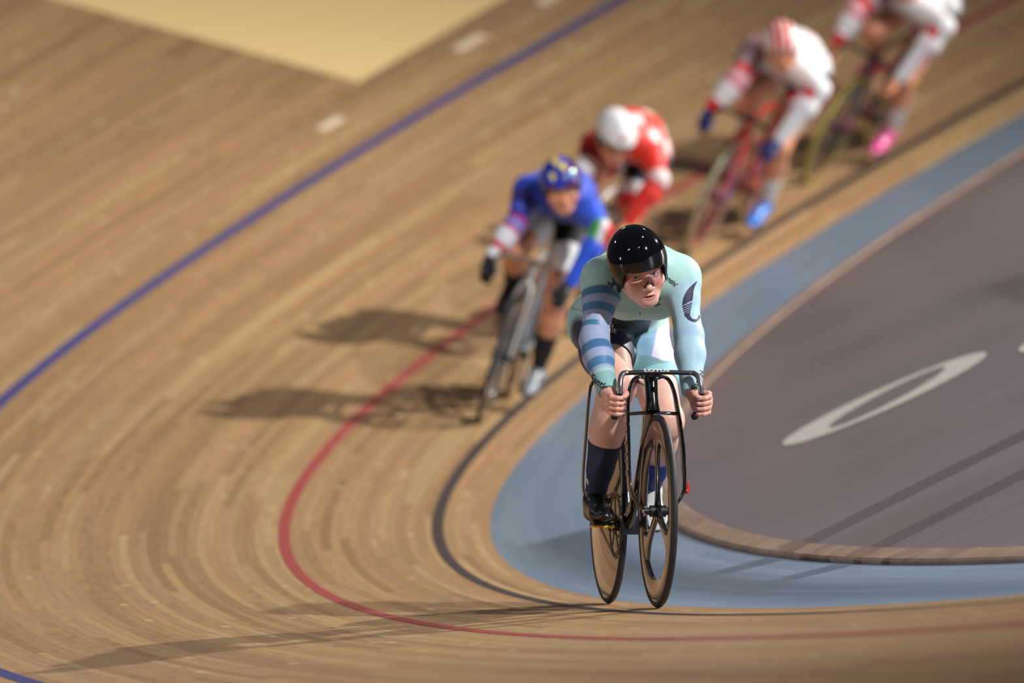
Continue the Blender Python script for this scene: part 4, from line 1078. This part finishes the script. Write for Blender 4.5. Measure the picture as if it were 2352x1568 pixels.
def suit_red(V,J):
    Z=zones(V,J);c=np.tile(srgb(226,52,40),(len(V),1))
    c=mixc(c,(1-Z['aR'])*(1-Z['aL'])*(1-sm(-.02,.05,Z['sp'])),(18,18,22))
    bk=(V[:,2]>1.15)*(1-Z['aR'])
    c=mixc(c,(1-Z['aR'])*(1-Z['aL'])*(1-sm(.99,1.02,V[:,2]))*(V[:,0]<-.34),(18,16,20))
    nz=np.sin(V[:,0]*38)+np.sin(V[:,1]*47+1.);c=mixc(c,bk*sm(.3,.7,nz),(244,226,222))
    c=mixc(c,sm(.07,.10,V[:,1])*sm(.02,.06,Z['sp'])*(1-sm(.2,.25,Z['sp']))*(1-Z['aL']),(232,232,232))
    c=mixc(c,Z['aR'],(150,24,28));c=mixc(c,Z['aL'],(228,50,38));c=band_(c,Z['aL'],Z['tL'],.36,.46,(240,214,214));c=band_(c,Z['aR'],Z['tR'],.30,.55,(236,232,232))
    for s_ in 'RL':
        c=mixc(c,Z['q'+s_],(20,20,34));c=band_(c,Z['q'+s_],Z['th'+s_],.40,1.,(240,236,236));c=band_(c,Z['q'+s_],Z['th'+s_],.55,1.,(214,40,34))
    return c
def suit_white(V,J,pinkw=0):
    Z=zones(V,J);c=np.tile(srgb(236,236,238),(len(V),1))
    c=mixc(c,(1-Z['aR'])*(1-Z['aL'])*(1-sm(-.02,.05,Z['sp'])),(18,18,22))
    c=mixc(c,(V[:,2]>1.17)*sm(.5,.9,np.sin(V[:,0]*40)*np.sin(V[:,1]*50))*(1-Z['aL'])*.8,(226,90,90))
    c=mixc(c,Z['aR']*(1-sm(.2,.4,Z['tR'])),(104,16,36))
    c=mixc(c,(1-Z['aR'])*(1-Z['aL'])*(1-sm(1.0,1.03,V[:,2]))*(V[:,0]<-.30),(18,16,20))  # underside blackened: dark shorts plus shade below the trunk painted into the suit
    c=mixc(c,(1-Z['aR'])*sm(.05,.08,-V[:,1])*(V[:,0]>-.42)*.85,(110,30,44))
    for a,b,k in((.30,.44,(200,28,34)),(.44,.52,(240,170,180)),(.52,.58,(232,90,110)),(.58,.85,(244,240,240)),(.85,1.2,(222,44,44))): c=band_(c,Z['aR'],Z['tR'],a,b,k)
    c=band_(c,Z['aL']*(V[:,1]<J['elL'][1]+.01),Z['tL'],.36,.46,(222,40,36))
    if pinkw: c=mixc(c,Z['aL']*sm(.5,.55,Z['tL'])*(1-sm(.85,.9,Z['tL']))*sm(-.1,.3,np.sin(V[:,2]*160))*sm(.0,.01,V[:,1]-J['elL'][1]+.02),(234,110,160))
    for s_ in 'RL':
        c=mixc(c,Z['q'+s_],(18,18,26));c=band_(c,Z['q'+s_],Z['th'+s_],.36,.46,(216,36,36));c=band_(c,Z['q'+s_],Z['th'+s_],.46,.54,(240,238,238))
        c=band_(c,Z['q'+s_]*(np.abs(V[:,1])<.05),Z['th'+s_],.2,.36,(120,130,200))
    return c
def hc_blue(V):
    c=np.tile(srgb(30,54,170),(len(V),1));x,y,z=V.T
    c=mixc(c,sm(.02,.05,x+.4*(y-.12)*-1)*1.,(70,24,96));c=mixc(c,sm(.0,.5,np.sin(x*60+2)*np.sin(y*55)-.2)*.6,(40,110,220))
    for sx,sy in((-.045,.09),(.012,.125),(-.02,.142)):
        c=mixc(c,1-sm(.012,.017,np.hypot(x-sx,y-sy)),(240,214,50))
    return mixc(c,(1-sm(.03,.04,y))*(z>.03),(20,16,30))
def hc_white(V):
    c=np.tile(srgb(238,238,236),(len(V),1));x,y,z=V.T
    c=mixc(c,(1-sm(.010,.015,np.hypot(x+.02,y-.075)))*(z>0),(214,50,46));return mixc(c,(1-sm(.03,.036,y)),(22,22,24))
def hc_strp(V):
    c=np.tile(srgb(238,238,236),(len(V),1));x,y,z=V.T
    for a in(-.052,-.012,.03): c=mixc(c,(1-sm(.012,.015,np.abs(x-a)))*sm(.03,.04,y),(220,34,20))
    return mixc(c,1-sm(-.0,.012,y-.022),(222,190,170))
SKN=(226,158,118)
def gen(**k):
    d=dict(skin=SKN,w=1.03,bulk=.97,hem=.52,sleeve=1.,sockt=.55,sole=(16,16,16),hrad=(.102,.118,.130),hrim=(.03,-.03,-.045),mouth=.5,inf=.006);d.update(k);return d
# blue rider
FR1=Frame((1103,970),(184,-566))
bike_plain(FR1,'silver and black track bicycle ridden by the cyclist in blue',SILP,CARBON,None,RUBBER,math.radians(100),.17,spk=4,stripe=True)
J1=base_pose(FR1,math.radians(100),.17,(1290,432),-.06,(6,18,4),elR=(1182,515,-.12),elL=(1383,530,-.10))
rider(FR1,J1,gen(hem=.76,suit=suit_blue,hcol=hc_blue,shoe=((24,24,26),(120,126,132)),sock=((16,16,18),(20,20,22)),glove=(18,18,20),sockt=.5),'cyclist in blue suit and blue starry helmet, second in the line')
# white helmet rider
FR2=Frame((1236,800),(190,-505))
FRAME_W=mat('white_frame_paint',(222,222,222),.25,coat=1.)
bike_plain(FR2,'track bicycle almost hidden behind the leading cyclist, ridden by the one in red',FRAME_W,CARBON,None,RUBBER,math.radians(80),.17,spk=4)
J2=base_pose(FR2,math.radians(80),.17,(1412,320),-.06,(-4,34,22),elR=(1345,385,-.14),elL=(1514,412,-.12))
J2['shR']=J2['shR']+A3(.02,.02,-.07)
rider(FR2,J2,gen(hem=.74,suit=suit_red,hcol=hc_white,shoe=((30,30,32),(30,30,32)),sock=((225,225,225),(225,225,225)),hrad=(.104,.120,.140)),'cyclist in red suit and plain white helmet with head bowed')
# striped helmet rider
FR3=Frame((1592,583),(200,-512))
FRAME_R=mat('red_frame_paint',(196,26,36),.22,coat=1.)
T3=mat('pale_green_tyre',(140,142,108),.6);T4=mat('yellow_green_tyre',(168,160,62),.6)
bike_plain(FR3,'red track bicycle with pale tyres under the cyclist in striped helmet',FRAME_R,mat('dark_red_rim',(120,34,44),.25,coat=1.),None,T3,math.radians(85),.175,spk=5)
J3=base_pose(FR3,math.radians(85),.175,(1797,112),-.06,(4,26,6),elR=(1697,180,-.12),elL=(1880,205,-.16))
rider(FR3,J3,gen(armw=1.25,suit=suit_white,hcol=hc_strp,shoe=((30,30,32),(40,120,214)),sock=((225,225,225),(222,222,222)),glove=(34,44,110),brow=(60,40,30)),'cyclist in white suit and red striped helmet, blue gloves and shoes')
# rear rider cut by the top edge
FR4=Frame((1866,413),(.42,-.92))
bike_plain(FR4,'dark track bicycle with yellow-green tyres, farthest back in the line',mat('dark_frame_paint',(70,16,26),.25,coat=1.),CARBON,None,T4,math.radians(85),.175,spk=5)
J4=base_pose(FR4,math.radians(85),.175,(2090,-80),-.06,(4,26,6),elR=(1968,25,-.12),elL=(2168,60,-.16))
rider(FR4,J4,gen(armw=1.25,suit=lambda V,J:suit_white(V,J,1),hcol=hc_strp,shoe=((226,70,150),(236,84,160)),sock=((225,225,225),(222,222,222)),sockt=.5),'cyclist in white suit and pink shoes whose head is above the frame')
# ============================================================ LIGHT, CAMERA
def spot(name,az,el,power,col,r=.25,d=34,tgt=(0,0,.5),cone=40):
    az,el=math.radians(az),math.radians(el)
    v=Vector((math.sin(az)*math.cos(el),math.cos(az)*math.cos(el),math.sin(el)))
    L=bpy.data.lights.new(name,'SPOT');L.energy=power;L.color=col;L.shadow_soft_size=r;L.spot_size=math.radians(cone);L.spot_blend=.85
    o=bpy.data.objects.new(name,L);link(o);o.location=Vector(tgt)+v*d;o.rotation_euler=v.to_track_quat('Z','Y').to_euler();return o
def area(name,loc,sx,sy,power,col,tgt=(0,0,0)):
    L=bpy.data.lights.new(name,'AREA');L.shape='RECTANGLE';L.size=sx;L.size_y=sy;L.energy=power;L.color=col
    o=bpy.data.objects.new(name,L);link(o);o.location=loc;o.rotation_euler=(Vector(loc)-Vector(tgt)).to_track_quat('Z','Y').to_euler();return o
KEY=57000
spot('floodlight_key',71,12,KEY,(1,.95,.88),cone=52,tgt=(-.5,1.5,.4))
spot('floodlight_front',138,18,KEY*.55,(.96,.95,.98),cone=60,tgt=(0,0,.5))
spot('floodlight_outer',255,24,KEY*.13,(.88,.88,1.),cone=40,tgt=(.5,-5,.2))
for i,(x,y,z) in enumerate([(-5,-16,11),(6,-20,11),(10,-8,11),(-8,2,12),(12,8,12),(0,16,13)]):
    area('roof_lamp',(x,y,z),2.2,.6,62,(1,.95,.9),tgt=(x*.5,y*.6,0))
w=bpy.data.worlds.new('hall');SC.world=w;w.use_nodes=True
bg=w.node_tree.nodes['Background'];bg.inputs[0].default_value=(.66,.60,.80,1);bg.inputs[1].default_value=.06
cam=bpy.data.cameras.new('camera');co=bpy.data.objects.new('camera',cam);link(co)
M=Matrix(((CR[0],CU[0],-CF[0],CP[0]),(CR[1],CU[1],-CF[1],CP[1]),(CR[2],CU[2],-CF[2],CP[2]),(0,0,0,1)))
co.matrix_world=M
cam.sensor_width=36;cam.lens=P['f']*36/2352;cam.clip_end=500
cam.dof.use_dof=True;cam.dof.focus_distance=30.3;cam.dof.aperture_fstop=2.6
SC.camera=co
SC.view_settings.view_transform='Standard';SC.view_settings.look='None';SC.view_settings.gamma=1;SC.view_settings.exposure=.2;SC.view_settings.use_curve_mapping=False
